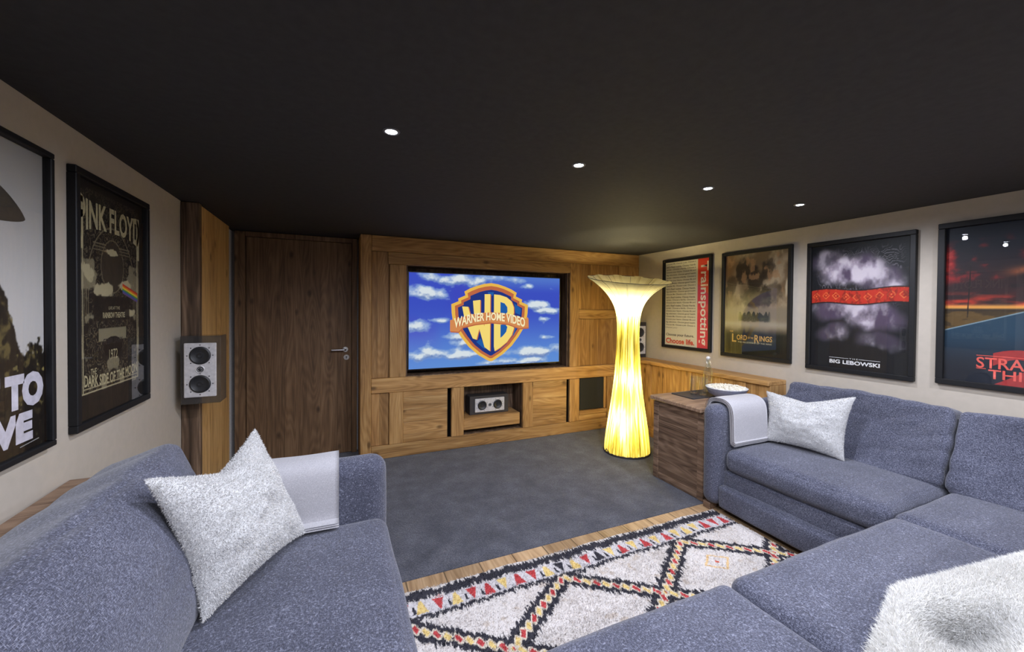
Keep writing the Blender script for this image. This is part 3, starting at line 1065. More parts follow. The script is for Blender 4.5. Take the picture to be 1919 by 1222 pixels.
# 3 dark poster with pale lilac cloud and red bars
def art_lilac(U, V):
    x = U; y = V
    c = np.zeros(U.shape + (3,)) + (24, 24, 27)
    wx = x + .16 * (fbm(x * 3, y * 3, 101, 5) - .5); wy = y + .16 * (fbm(x * 3, y * 3, 103, 5) - .5)
    blob = np.zeros(U.shape)
    for (cx, cy, w, h, k) in ((.20, .86, .22, .10, .6), (.45, .76, .36, .13, 1.0), (.78, .66, .22, .15, .8), (.30, .47, .30, .10, .85), (.66, .40, .30, .12, .9), (.25, .28, .20, .08, .6), (.72, .22, .22, .07, .5)):
        q = np.sqrt(((wx - cx) / w) ** 2 + ((wy - cy) / h) ** 2)
        blob = np.maximum(blob, k * sm(1.25, .55, q))
    n = fbm(x * 8, y * 8, 105, 5)
    c = mixc(c, (158, 144, 160), blob * (.55 + .45 * sm(.3, .6, n)))
    c = mixc(c, (206, 196, 204), blob * sm(.50, .68, n) * .8)
    c = mixc(c, (70, 52, 78), blob * sm(.48, .34, n) * .7)
    hair = np.abs(np.sin(fbm(x * 4, y * 3, 111, 4) * 70))
    ring = sm(.5, .05, blob) * sm(.50, .36, np.abs(x - .5)) * sm(.42, .6, y) * sm(.98, .9, y)
    c = mixc(c, (150, 142, 152), sm(.90, .99, hair) * ring * .6)
    # rust red brocade ribbon across
    wv = .575 + .010 * np.sin(x * 9)
    rib = sm(.054, .049, np.abs(y - wv)) * sm(-.1, -.05, x)
    c = mixc(c, (34, 22, 24), sm(.063, .058, np.abs(y - wv)))
    gx = np.abs(((x * 9.0) % 1) - .5); gy = np.abs((((y - wv) * 13.0 + .5) % 1) - .5)
    c = mixc(c, (178, 44, 28), rib)
    c = mixc(c, (222, 130, 66), rib * sm(.07, .02, np.abs(gx + gy - .35)) * .8)
    c = mixc(c, (222, 130, 66), rib * sm(.10, .05, gx + gy))
    c = mixc(c, (110, 26, 20), rib * sm(.55, .7, fbm(x * 40, y * 40, 117, 3)) * .6)
    return c


t, pr = poster('framed_poster', 'framed near-black film poster of pale lilac smoke crossed by a rust red ribbon', (XR, 2.043 - RW / 2, 1.024), -math.pi / 2, RW, 1.029, art_lilac)
wht = ink('print_white', (225, 222, 222))
lettering('THE', -.012, .110, .055, .010, PY, wht, pr, 'small_lettering', spacing=1.4)
lettering('BIG LEBOWSKI', -.012, .080, .32, .030, PY, wht, pr, bold=.03)
for xa in (-.175, .020):
    MB().box(xa, xa + .130, PY, PY + .0005, .109, .1115, .0001).build('rule', wht, pr, True)


# 4 red storm over a road
def art_storm(U, V):
    x = U; y = V
    c = mixc(np.zeros(U.shape + (3,)) + (30, 34, 44), (44, 26, 28), sm(.95, .6, y))
    n = fbm(x * 3.2, y * 6, 121, 6, .55)
    sky_ = sm(.44, .46, y)
    c = mixc(c, (150, 32, 32), sm(.50, .66, n + .12 * np.exp(-((y - .80) / .09) ** 2) * sm(.1, .6, x)) * sm(.95, .82, y) * sm(.60, .68, y) * sky_)
    c = mixc(c, (214, 96, 84), sm(.62, .76, n + .08 * sm(.2, .9, x)) * sm(.95, .84, y) * sm(.62, .72, y))
    c = mixc(c, (226, 120, 60), np.exp(-(((x - .62) / .16) ** 2 + ((y - .69) / .03) ** 2)) * sm(.4, .6, fbm(x * 9, y * 9, 123, 4)))
    m2 = fbm(x * 3.2, y * 22, 125, 5)
    c = mixc(c, (20, 18, 20), sm(.45, .62, fbm(x * 4, y * 9, 131, 5)) * sm(.52, .58, y) * sm(.70, .62, y))
    c = mixc(c, (188, 52, 34), sm(.60, .50, y) * sky_ * sm(.36, .6, m2))
    c = mixc(c, (216, 150, 70), sm(.505, .475, y) * sky_)
    # field and road
    land = sm(.465, .455, y)
    c = mixc(c, (88, 66, 34), land)
    c = mixc(c, (52, 40, 26), land * sm(.5, .6, fbm(x * 6, y * 30, 127, 4)) * .8)
    edge = .33 + (x) * .235
    road = sm(.0, .008, edge - y) * land
    c = mixc(c, (34, 58, 76), road)
    c = mixc(c, (24, 28, 38), road * sm(.35, .05, y))
    c = mixc(c, (120, 140, 150), sm(.006, .001, np.abs(edge - y - .004)) * land)
    c = mixc(c, (28, 24, 24), np.exp(-((y - .462) / .008) ** 2) * .8)
    # pole
    c = mixc(c, (24, 20, 20), sm(.006, .002, np.abs(x - .16 - (y - .4) * .05)) * (y > .41) * (y < .74))
    # centre line
    c = mixc(c, (200, 150, 60), sm(.010, .004, np.abs(x - .62)) * land * sm(.12, .16, y) * .8)
    return c


t, pr = poster('framed_poster', 'framed poster of a red storm sky over a road, rightmost on right wall', (XR, 1.258 - RW / 2, 1.036), -math.pi / 2, RW, 1.029, art_storm, bar=.034, nx=200, ny=280)
lred = ink('print_light_red', (214, 84, 72)); dred = ink('print_deep_red', (150, 34, 34))
lettering('2', .03, .125, .27, .24, PY, dred, pr, bold=.04)
lettering('STRANGER', .035, .158, .40, .066, PY - .0008, lred, pr, bold=.012)
lettering('THINGS', .035, .092, .30, .056, PY - .0008, lred, pr, bold=.012)
for xa, xb, za in ((-.165, .235, .198), (-.165, -.125, .120), (.195, .235, .120)):
    MB().box(xa, xb, PY - .001, PY - .0005, za, za + .004, .0001).build('rule', lred, pr, True)


# ================================================================== DOWNLIGHTS
def downlight(x, y, label):
    t = thing('downlight', label, 'ceiling light', (x, y, ZC), 0, 'ceiling downlights')
    MB().lathe([(.022, -.001), (.025, -.004), (.032, -.0035), (.034, -.0005)], n=32).build('trim_ring', M['trimgrey'], t, True, smooth=True)
    MB().lathe([(0, -.0035), (.021, -.0030), (.022, -.0005)], n=24).build('lens', M['lens'], t, True, smooth=True)
    ld = bpy.data.lights.new('spot', 'SPOT')
    ld.energy = SPOT_W; ld.color = SPOT_COL; ld.spot_size = math.radians(178); ld.spot_blend = 0.6; ld.shadow_soft_size = .016
    lo = bpy.data.objects.new('spot', ld); COL.objects.link(lo)
    lo.parent = t; lo.location = (0, 0, -.035)
    return t


for i, x in enumerate((.195, 1.075, 1.952, 2.798)):
    downlight(x, 1.655, ['small bright round ceiling spotlight above the left part of the room, first of four',
                         'small bright round ceiling spotlight, second from the left',
                         'small bright round ceiling spotlight, third from the left',
                         'small bright round ceiling spotlight nearest the right wall'][i])
for j, y in enumerate((.32, -1.05)):
    for i, x in enumerate((.195, 1.075, 1.952, 2.798)):
        downlight(x, y, 'small round ceiling spotlight out of view %s, %s' % (('above the sofa', 'behind the sofa')[j], ('by the left wall', 'second along', 'third along', 'by the right wall')[i]))


# ================================================================== LOUDSPEAKERS
def loudspeaker(label, loc, rotz, horizontal=False, dark=False):
    """white front on a larger dark box; local front faces -Y, origin at the base"""
    t = thing('loudspeaker', label, 'loudspeaker', loc, rotz, 'white fronted loudspeakers')
    BW, BH, CW, CH, D = .172, .352, .216, .443, .145
    if horizontal:
        BW, BH, CW, CH = .350, .150, .462, .205
    cz = CH / 2

    def bx_(n_, m_, x0, x1, y0, y1, z0, z1, b=.004):
        return MB().box(x0, x1, y0, y1, z0, z1, b).build(n_, m_, t, True)
    bx_('cabinet', M['darkplas'] if dark else M['smoke'], -CW / 2, CW / 2, -D, 0, 0, CH)
    bf = bx_('front_baffle', M['alu'], -BW / 2, BW / 2, -D - .016, -D - .0005, cz - BH / 2, cz + BH / 2)
    yb = -D - .016
    if horizontal:
        cen = [(-.092, cz), (.092, cz)]; tw = (0, cz); R_ = .052
    else:
        cen = [(0, cz + .095), (0, cz - .090)]; tw = (0, cz + .004); R_ = .057
    for (cx, z) in cen:
        w = MB().lathe([(0, -.002), (R_ * .22, -.004), (R_ * .27, .0005), (R_ * .75, -.003), (R_ * .86, -.0075), (R_, -.004), (R_ * 1.02, -.0005)], (cx, yb, z), 36, 'y').build('woofer', M['cone'], bf, True, smooth=True)
        for k in range(8):
            a = math.pi / 8 + k * math.pi / 4 if horizontal else k * math.pi / 4
            MB().lathe([(0, -.002), (.0035, -.002), (.0038, 0)], (cx + 1.2 * R_ * math.cos(a), yb, z + 1.2 * R_ * math.sin(a)), 8, 'y').build('screw', M['cone'], bf, True)
    MB().lathe([(0, -.006), (.007, -.004), (.012, -.0005), (.017, -.003), (.019, -.0005)], (tw[0], yb, tw[1]), 24, 'y').build('tweeter', M['cone'], bf, True, smooth=True)
    MB().lathe([(.019, -.001), (.022, -.003), (.026, -.0005)], (tw[0], yb, tw[1]), 24, 'y').build('tweeter_ring', M['alu'], bf, True, smooth=True)
    return t


loudspeaker('white fronted loudspeaker in a smoked case mounted on the old dark beam, left', (-.815, 3.328, .860), 0)
loudspeaker('white fronted loudspeaker lying level in the wooden niche below the television', (1.563, 4.315, .3165), 0, True, True)
loudspeaker('white fronted loudspeaker standing on the ledge in the corner behind the floor lamp', (3.470, 4.067, .8925), 0, False, True)


# ================================================================== LEDGES
t = thing('wall_ledge', 'golden wooden ledge on plank wainscot along the right wall, from corner to sofa', 'ledge', (3.47, 3.1, 0.004))
boxo('shelf_board', M['wood_y'], t, 3.345, XR - .002, 2.205, 4.072, .852, .892, bev=.005)
boxo('wainscot', M['plank_vy'], t, 3.372, XR - .003, 2.205, 4.072, .135, .8515, bev=.002)
boxo('skirting', M['wood_y'], t, 3.360, XR - .003, 2.205, 4.072, .005, .134, bev=.004)
for y0_, y1_ in ((2.42, 2.50), (3.02, 3.10), (3.60, 3.68)):
    boxo('batten', M['wood_v'], t, 3.360, 3.3718, y0_, y1_, .136, .851, bev=.002)
t = thing('wall_ledge', 'pale wooden ledge along the left wall behind the sofa back', 'ledge', (-.90, .9, 0))
boxo('shelf_board', M['chest_t'], t, XL + .002, -.868, -.6, 2.110, .780, .815, bev=.005)
boxo('wainscot', M['plank_vy'], t, XL + .003, -.885, -.6, 2.105, .001, .779, bev=.002)

# ================================================================== FLOOR LAMP
lamp = thing('floor_lamp', 'tall glowing trumpet shaped floor lamp of pleated yellow paper in the corner', 'floor lamp', (2.795, 3.33, 0.004))
PR = [(0.015, .232), (.10, .226), (.26, .206), (.44, .178), (.62, .153), (.80, .135), (.98, .122), (1.14, .114), (1.28, .112), (1.38, .116), (1.46, .128), (1.53, .150), (1.60, .188), (1.66, .236), (1.715, .292), (1.765, .355), (1.808, .424)]


def lamp_r(z):
    zs = [p[0] for p in PR]; rs = [p[1] for p in PR]
    return float(np.interp(z, zs, rs))


NA, NZ = 180, 90
ang = np.linspace(0, 2 * np.pi, NA, endpoint=False)
Vv = []; UVs = []
# direction to the camera for the slight forward lean of the rim
cd = np.array([-2.795, -3.33]); cd /= np.linalg.norm(cd); cs = np.array([cd[1], -cd[0]])
prz = np.array([p[0] for p in PR]); prr = np.array([p[1] for p in PR])
from math import pi
# smooth interpolation (catmull-rom by dense polynomial pieces)
zz = np.linspace(prz[0], prz[-1], NZ)


def cr(z):
    i = min(max(np.searchsorted(prz, z) - 1, 0), len(prz) - 2)
    h = prz[i + 1] - prz[i]; u = (z - prz[i]) / h
    m0 = (prr[i + 1] - prr[max(i - 1, 0)]) / (prz[i + 1] - prz[max(i - 1, 0)]) * h
    m1 = (prr[min(i + 2, len(prr) - 1)] - prr[i]) / (prz[min(i + 2, len(prr) - 1)] - prz[i]) * h
    return (2 * u**3 - 3 * u**2 + 1) * prr[i] + (u**3 - 2 * u**2 + u) * m0 + (-2 * u**3 + 3 * u**2) * prr[i + 1] + (u**3 - u**2) * m1


def lean(P_):
    x, y, z = P_[:, 0], P_[:, 1], P_[:, 2]
    k = np.clip((z - 1.35) / .46, 0, 1) ** 1.5
    a = x * cd[0] + y * cd[1]; b_ = x * cs[0] + y * cs[1]
    Q = P_.copy()
    Q[:, 2] = z - k * (a * .165) + k * b_ * LEAN_S
    return Q


LEAN_S = .09
for i, z in enumerate(zz):
    r = cr(z)
    k = (z - prz[0]) / (prz[-1] - prz[0])
    for j, a in enumerate(ang):
        w = 1 + .012 * math.sin(a * 30 + 2 * math.sin(a * 7)) + .010 * (mnoise.noise(Vector((math.cos(a) * 5, math.sin(a) * 5, z * 1.5))))
        zj = z + (.005 * math.sin(a * 11 + 1) * max(0, (k - .93) / .07))
        Vv.append((r * w * math.cos(a), r * w * math.sin(a), zj))
        UVs.append((j / NA, k))
Vv = lean(np.array(Vv))
g = np.arange(NA * NZ).reshape(NZ, NA)
g2 = np.roll(g, -1, axis=1)
Fq = np.stack([g[:-1], g2[:-1], g2[1:], g[1:]], -1).reshape(-1, 4)
link('shade', npmesh('shade', Vv, Fq, uv=np.array(UVs)), M['shade'], lamp, True)
wr = MB()
rim = [(.426 * math.cos(a), .426 * math.sin(a), 1.806) for a in np.linspace(0, 2 * pi, 72, endpoint=False)]
wr.tube([tuple(p) for p in lean(np.array(rim))], .0028, 6, closed=True)
wr.build('rim_wire', M['darkplas'], lamp, True)
for k in range(10):
    a = 2 * pi * k / 10 + .2
    MB().tube([tuple(q) for q in lean(np.array([((cr(z) - .003) * math.cos(a), (cr(z) - .003) * math.sin(a), z) for z in np.linspace(.02, 1.80, 40)]))], .0016, 5).build('wire_rib', M['darkplas'], lamp, True)
MB().lathe([(0, 0), (.240, 0), (.240, .012), (.232, .018), (0, .018)], n=48).build('base', M['darkplas'], lamp, True, smooth=True)
MB().tube([(0, 0, .015), (0, 0, 1.45)], .008, 8).build('pole', M['darkplas'], lamp, True)
for z, e, off in ((1.640, .45, .03), (1.455, .60, .05), (.78, .70, .06), (.34, 1.0, .07)):
    MB().lathe([(0, z - .03), (.018, z - .024), (.028, z), (.018, z + .024), (0, z + .03)], (off, 0, 0), 16).build('bulb', M['bulb'], lamp, True, smooth=True)
    for sgn in (1,):
        ld = bpy.data.lights.new('lamp_bulb', 'POINT'); ld.energy = BULB_W * e; ld.color = (1, .86, .50); ld.shadow_soft_size = .03
        lo = bpy.data.objects.new('bulb_light', ld); COL.objects.link(lo); lo.parent = lamp; lo.location = (-off * .6, -off * .6, z)
cb = MB()
cb.tube([(-.235, -.04, .01), (-.262, -.06, .02), (-.275, -.04, .055), (-.262, 0, .06), (-.25, .03, .03), (-.24, .05, .012)], .004, 6)
cb.build('cable', M['darkplas'], lamp, True)

# ================================================================== SIDE CHEST
ch = thing('side_chest', 'low brown plank chest beside the right sofa arm, with thick top', 'chest', (2.97, 2.47, 0.004))
cx0, cx1, cy0, cy1 = 2.602, 3.338, 2.212, 2.745
boxo('body', M['chest_h'], ch, cx0 + .004, cx1, cy0 + .004, cy1 - .004, .02, .695, bev=.003)
for y0_, y1_ in ((cy1 - .058, cy1), (cy0, cy0 + .058)):
    boxo('corner_post', M['chest_h'], ch, cx0 - .003, cx0 + .05, y0_, y1_, .005, .6955, bev=.004)
boxo('plinth', M['chest_h'], ch, cx0 + .001, cx1, cy0 + .0585, cy1 - .0585, .005, .06, bev=.003)
boxo('top', M['chest_t'], ch, cx0 - .035, cx1, cy0 - .0, cy1 + .018, .696, .735, bev=.008)

# ---- things on the chest
TZ = .736
tr = thing('slate_tray', 'flat dark slate tray under the glasses and bottle', 'tray', (2.955, 2.582, TZ))
MB().box(-.19, .19, -.12, .12, 0, .009, .002).build('slate', M['slate'], tr, True)


def tumbler(x, y, label):
    t = thing('tumbler', label, 'glass', (x, y, TZ + .0095), 0, 'tall empty tumblers')
    MB().lathe([(0, 0), (.028, 0), (.031, .004), (.037, .165), (.0355, .165), (.029, .022), (.012, .016), (0, .016)], n=32).build('glass_wall', M['glassware'], t, True, smooth=True)
    MB().lathe([(0, .0005), (.026, .0008), (.0285, .005), (.0285, .013), (.012, .0155), (0, .0157)], n=24).build('thick_base', M['glassware'], t, True, smooth=True)


tumbler(2.905, 2.580, 'tall clear tumbler on the slate tray, nearer the floor lamp')
tumbler(2.919, 2.495, 'tall clear tumbler on the slate tray, nearer the popcorn bowl')
bt = thing('swing_top_bottle', 'clear glass bottle with white stopper and wire clasp on the slate tray', 'bottle', (3.100, 2.600, TZ + .0095))
MB().lathe([(0, 0), (.036, 0), (.041, .006), (.042, .16), (.040, .19), (.030, .225), (.018, .255), (.0145, .28), (.0155, .305), (.013, .305), (.012, .28), (.016, .255), (.028, .225), (.038, .19), (.040, .16), (.039, .01), (0, .008)], n=36).build('glass_body', M['glassware'], bt, True, smooth=True)
MB().lathe([(0, .300), (.011, .300), (.012, .308), (.017, .310), (.018, .318), (.012, .328), (0, .330)], n=20).build('stopper', M['cork'], bt, True, smooth=True)
w_ = MB()
for s_ in (-1, 1):
    w_.tube([(s_ * .016, 0, .325), (s_ * .022, 0, .31), (s_ * .020, .0, .285), (s_ * .024, -.010, .262), (s_ * .016, -.012, .25)], .0014, 6)
w_.tube([(.018 * math.cos(a), .018 * math.sin(a), .272) for a in np.linspace(0, 2 * pi, 20, endpoint=False)], .0014, 6, closed=True)
w_.build('wire_clasp', M['steel'], bt, True)

bw = thing('popcorn_bowl', 'blue grey bowl heaped with popcorn on the chest behind the sofa arm', 'bowl', (3.070, 2.385, TZ))
bl = MB().lathe([(0, 0), (.060, 0), (.070, .004), (.140, .045), (.163, .094), (.160, .096), (.134, .050), (.064, .012), (0, .010)], n=48).build('bowl', M['bowl'], bw, True, smooth=True)
MB().lathe([(.158, .0955), (.1635, .0945), (.1645, .098), (.161, .0995), (.158, .098)], n=48).build('rim', M['white'], bw, True, smooth=True)
# popcorn: many small irregular puffs
pv = []; pf = []
rp = random.Random(5)
ico = [(0, 0, 1), (.894, 0, .447), (.276, .851, .447), (-.724, .526, .447), (-.724, -.526, .447), (.276, -.851, .447), (.724, .526, -.447), (-.276, .851, -.447), (-.894, 0, -.447), (-.276, -.851, -.447), (.724, -.526, -.447), (0, 0, -1)]
icf = [(0, 1, 2), (0, 2, 3), (0, 3, 4), (0, 4, 5), (0, 5, 1), (1, 6, 2), (2, 7, 3), (3, 8, 4), (4, 9, 5), (5, 10, 1), (6, 7, 2), (7, 8, 3), (8, 9, 4), (9, 10, 5), (10, 6, 1), (11, 7, 6), (11, 8, 7), (11, 9, 8), (11, 10, 9), (11, 6, 10)]
for k in range(520):
    r = .146 * math.sqrt(rp.random()); a = rp.uniform(0, 2 * pi)
    zc = .088 + .020 * (1 - (r / .15) ** 2) + rp.uniform(-.006, .006)
    for q in range(3):
        o_ = (r * math.cos(a) + rp.uniform(-.006, .006), r * math.sin(a) + rp.uniform(-.006, .006), zc + rp.uniform(-.004, .006))
        s_ = rp.uniform(.004, .0075); n0 = len(pv)
        pv += [(o_[0] + p[0] * s_, o_[1] + p[1] * s_, o_[2] + p[2] * s_) for p in ico]
        pf += [tuple(i + n0 for i in f_) for f_ in icf]
po = link('popcorn', npmesh('popcorn', np.array(pv), np.array(pf)), M['popcorn'], None)
po.location = (3.070, 2.385, TZ)
tag(po, 'pale popcorn heaped in the blue grey bowl', 'popcorn')
po['kind'] = 'stuff'

# ================================================================== RUG
RX0, RX1, RY0, RY1 = .20, 2.555, .42, 2.085


def rug_color(X, Y):
    jx = (fbm(X * 130, Y * 24, 201, 3) - .5); jy = (fbm(X * 150, Y * 12, 203, 3) - .5)
    x = X + .022 * jx; y = Y + .075 * jy
    x0 = X + .006 * jx; y0 = Y + .012 * jy
    c = np.zeros(X.shape + (3,)) + (214, 208, 204)
    c = mixc(c, (196, 188, 182), sm(.5, .8, fbm(X * 12, Y * 12, 205, 4)) * .6)
    c = mixc(c, (170, 150, 130), sm(.72, .80, fbm(X * 22, Y * 22, 206, 3)) * .35)
    dk = np.array((62, 61, 68.0)); rd = np.array((190, 76, 78.0)); yl = np.array((222, 198, 132.0))
    # outer dark fringe band, triangle band, thin dark line
    for (ya, yb_) in ((2.018, 2.074),):
        c = mixc(c, dk, ((y > ya) & (y < yb_)).astype(float))
    c = mixc(c, dk, ((np.abs(y - 2.015) < .010)).astype(float) * (fbm(X * 60, Y * 60, 208, 2) > .38))
    c = mixc(c, dk, (np.abs(y - 1.893) < .015).astype(float))
    c = mixc(c, (206, 202, 204), ((y0 > 1.905) & (y0 < 2.005)).astype(float) * .8)
    # small motifs in the band
    per = .088
    k = np.floor((x0 - .25) / per); u = (x0 - .25) / per - k
    hsh = (np.sin(k * 12.9898) * 43758.5453) % 1.0
    v = (y0 - 1.91) / .090
    tri = (v > .05) & (v < .95) & (u > .1) & (np.abs(u - .5) < .36 * np.where(k % 2 == 0, v, 1 - v * .8))
    cc = np.where((hsh < .5)[..., None], rd, np.where((hsh < .93)[..., None], yl, dk))
    c = np.where(tri[..., None], cc, c)
    tri2 = (v > .1) & (v < .6) & (np.abs(u - .05) < .16 * (1 - v))
    c = np.where((tri2 & (hsh > .35))[..., None], dk, c)
    # lattice of diamonds
    P = .872; yt, yv = 1.872, 1.560

    def latt(xx, yy):
        yy = yv + np.abs(yy - yv)
        ph = ((xx - 1.139) / P + .5) % 1.0 - .5
        yl_ = yt - (yt - yv) * np.abs(ph) * 2
        slope = (yt - yv) / (P / 2)
        dist = (yy - yl_) / math.sqrt(1 + slope ** 2)
        along = np.abs(ph) * P * math.sqrt(1 + slope ** 2)
        return dist, along, ph
    d, s_, ph = latt(x0, y0)
    d2, _, _ = latt(x, y)
    inside = (y0 < 1.90)
    band = (np.abs(d2) < .052) & inside
    c = np.where(band[..., None], dk, c)
    q = .052
    cell = np.floor(s_ / q); uu = s_ / q - cell - .5
    dia = (np.abs(uu) * q + np.abs(d) < .021) & inside
    dcol = np.where(((cell + (ph > 0)) % 2 == 0)[..., None], rd, yl)
    light = (np.abs(d) < .027) & inside & (np.abs(d2) < .04)
    c = np.where((light & (fbm(X * 50, Y * 50, 209, 2) > .22))[..., None], np.array((214, 204, 188.0)), c)
    tri_ = (np.abs(np.abs(uu) - .5) * q + np.abs(np.abs(d) - .030) < .021) & inside
    c = np.where(tri_[..., None], dk, c)
    c = np.where(dia[..., None], dcol, c)
    # faint ochre motif
    e = np.abs(x0 - 2.05) / .10 + np.abs(y0 - 1.635) / .075
    c = mixc(c, (226, 186, 120), ((e > .8) & (e < 1.0)).astype(float) * .7)
    c = mixc(c, (206, 90, 66), (e < .16).astype(float))
    c = mixc(c, dk, (np.hypot(X - .87, (Y - 1.76)) < .006).astype(float))
    return c


nx, ny = 640, 450
GX, GY = np.meshgrid(np.linspace(RX0, RX1, nx), np.linspace(RY0, RY1, ny))
GZ = .012 + .006 * fbm(GX * 60, GY * 60, 211, 3) + .004 * fbm(GX * 4, GY * 4, 213, 2)
wob = .006 * np.sin(GX * 9) + .004 * np.sin(GX * 23)
cR = lin(rug_color(GX, GY)).reshape(-1, 3)
Pg = np.stack([GX, GY + wob * sm(1.6, 2.085, GY), GZ], -1).reshape(-1, 3)
Tg = to_tris(grid_faces(nx, ny))
base_pts = np.array([[RX0, RY0, .002], [RX1, RY0, .002], [RX1, RY1, .002], [RX0, RY1, .002]])
nS = 110000
sx_ = RX0 + RNG.random(nS) * (RX1 - RX0); sy_ = 1.0 + RNG.random(nS) * (RY1 - 1.0)
pS = np.stack([sx_, sy_, np.full(nS, .014)], -1)
sv, st = strands(pS, np.tile([0, 0, 1.0], (nS, 1)), .012, .0028, curl=.7)
sc_ = np.repeat(lin(rug_color(sx_, sy_)), 5, axis=0)
n0 = len(Pg)
Vr = np.concatenate([Pg, sv, base_pts]); Cr = np.concatenate([cR, sc_, np.full((4, 3), .4)])
nb = n0 + len(sv)
Tr = np.concatenate([Tg, st + n0, np.array([[nb, nb + 2, nb + 1], [nb, nb + 3, nb + 2]])])
M['rug'] = attr_mat('rug_pile', 0.95, spec=0.05)
rug = link('rug', npmesh('rug', Vr, Tr, colors=Cr, smooth=False), M['rug'])
tag(rug, 'cream shaggy rug with charcoal zigzag lattice and red and yellow diamonds', 'rug')

# ================================================================== SOFAS
FB = M['fabric']


def tilt(px, pz, deg, axis=0):
    a_ = math.radians(deg)

    def f(P):
        P = P.copy()
        dx = P[:, axis] - px; dz = P[:, 2] - pz
        P[:, axis] = px + dx * math.cos(a_) + dz * math.sin(a_)
        P[:, 2] = pz - dx * math.sin(a_) + dz * math.cos(a_)
        return P
    return f


def lean_fn(x_at, k, axis=0, z0=.46, bow=0.0):
    def f(P):
        P = P.copy()
        P[:, axis] += k * (P[:, 2] - z0)
        return P
    return f


# ---- left sofa along the left wall
ls = thing('sofa', 'blue grey fabric sofa along the left wall, with one rounded arm toward the door', 'sofa', (-.33, 1.0, 0.0))
soft('base', FB, ls, -.84, .195, -.25, 2.16, .05, .31, r=.035, puff=(.01, 0, 0), wr=.004, N=20)
soft('arm', FB, ls, -.80, .226, 2.045, 2.192, .04, .752, r=.070, puff=(.006, .012, .0), wr=.004, N=24)
soft('backrest', FB, ls, -.862, -.66, -.25, 2.19, .05, .80, r=.06, puff=(0, 0, 0), wr=.004, N=20)
soft('seat_cushion', FB, ls, -.56, .222, .95, 2.044, .305, .478, r=.055, puff=(.014, .0, .018), wr=.005, N=34, seed=1.2)
soft('seat_cushion', FB, ls, -.56, .222, -.18, .945, .305, .478, r=.055, puff=(.014, .0, .018), wr=.005, N=26, seed=4.2)
soft('back_cushion', FB, ls, -.655, -.405, .78, 2.035, .470, 1.000, r=.050, puff=(.060, .0, .012), wr=.010, ws=2.4, N=50, seed=2.2, folds=.012, fn=tilt(-.405, .47, -20.5))
soft('back_cushion', FB, ls, -.655, -.405, -.20, .775, .470, 1.000, r=.055, puff=(.055, .0, .012), wr=.010, N=26, seed=7.2, fn=tilt(-.405, .47, -20.5))
for x_, y_ in ((.15, 2.12), (-.75, 2.12), (.15, -.18), (-.75, -.18)):
    MB().box(x_ - .035, x_ + .035, y_ - .035, y_ + .035, .0005, .05).build('foot', M['chest_h'], ls)

# ---- corner sofa: right wing and the wing facing the television
rs = thing('corner_sofa', 'blue grey fabric corner sofa in front of and along the right wall', 'sofa', (2.6, .8, 0))
soft('arm', FB, rs, 2.535, 3.56, 2.040, 2.190, .045, .790, r=.072, puff=(.006, .010, .0), wr=.004, N=26)
soft('base', FB, rs, 2.612, 3.56, -.10, 2.05, .20, .315, r=.02, puff=(.0, 0, 0), wr=.003, N=20)
soft('lower_band', FB, rs, 2.555, 3.56, .95, 2.055, .045, .215, r=.03, puff=(.012, 0, 0), wr=.006, N=26, seed=3)
soft('base', FB, rs, .52, 2.60, -.10, 1.02, .05, .315, r=.03, puff=(0, .01, 0), wr=.004, N=22)
soft('seat_cushion', FB, rs, 2.600, 3.33, 1.078, 2.038, .315, .480, r=.060, puff=(.020, .0, .020), wr=.006, N=36, seed=5.1)
soft('seat_cushion', FB, rs, 2.590, 3.33, .32, 1.072, .315, .478, r=.055, puff=(.010, .004, .020), wr=.006, N=30, seed=6.4)
soft('seat_cushion', FB, rs, 1.372, 2.584, .36, 1.055, .310, .476, r=.050, puff=(.006, .016, .014), wr=.006, N=34, seed=8.3)
soft('seat_cushion', FB, rs, .530, 1.366, .36, 1.058, .310, .476, r=.050, puff=(.006, .016, .012), wr=.006, N=34, seed=9.7)
soft('back_cushion', FB, rs, 3.165, 3.400, 1.085, 2.030, .470, .968, r=.045, puff=(-.065, .0, .020), wr=.010, N=56, seed=12.2, folds=.020, fn=tilt(3.165, .47, 17), ws=2.6)
soft('back_cushion', FB, rs, 3.165, 3.400, .150, 1.078, .470, .965, r=.045, puff=(-.06, .0, .020), wr=.010, N=44, seed=14.2, folds=.014, fn=tilt(3.165, .47, 17), ws=2.6)
soft('backrest', FB, rs, 3.40, 3.572, -.25, 2.06, .05, .82, r=.05, puff=(0, 0, 0), wr=.003, N=18)
soft('backrest', FB, rs, .52, 3.42, -.26, -.06, .05, .80, r=.05, puff=(0, 0, 0), wr=.003, N=18)
soft('back_cushion', FB, rs, 1.372, 2.56, .16, .345, .470, .890, r=.08, puff=(0, .03, .01), wr=.008, N=26, seed=17, fn=lean_fn(0, -.34, 1))
soft('back_cushion', FB, rs, .535, 1.366, .16, .345, .470, .890, r=.08, puff=(0, .03, .01), wr=.008, N=26, seed=18, fn=lean_fn(0, -.34, 1))
for x_, y_ in ((2.60, 2.145), (3.50, 2.12), (.62, .92), (2.4, .5), (.62, -.2), (3.45, -.2)):
    MB().box(x_ - .04, x_ + .04, y_ - .03, y_ + .03, .0005, .05).build('foot', M['chest_h'], rs)


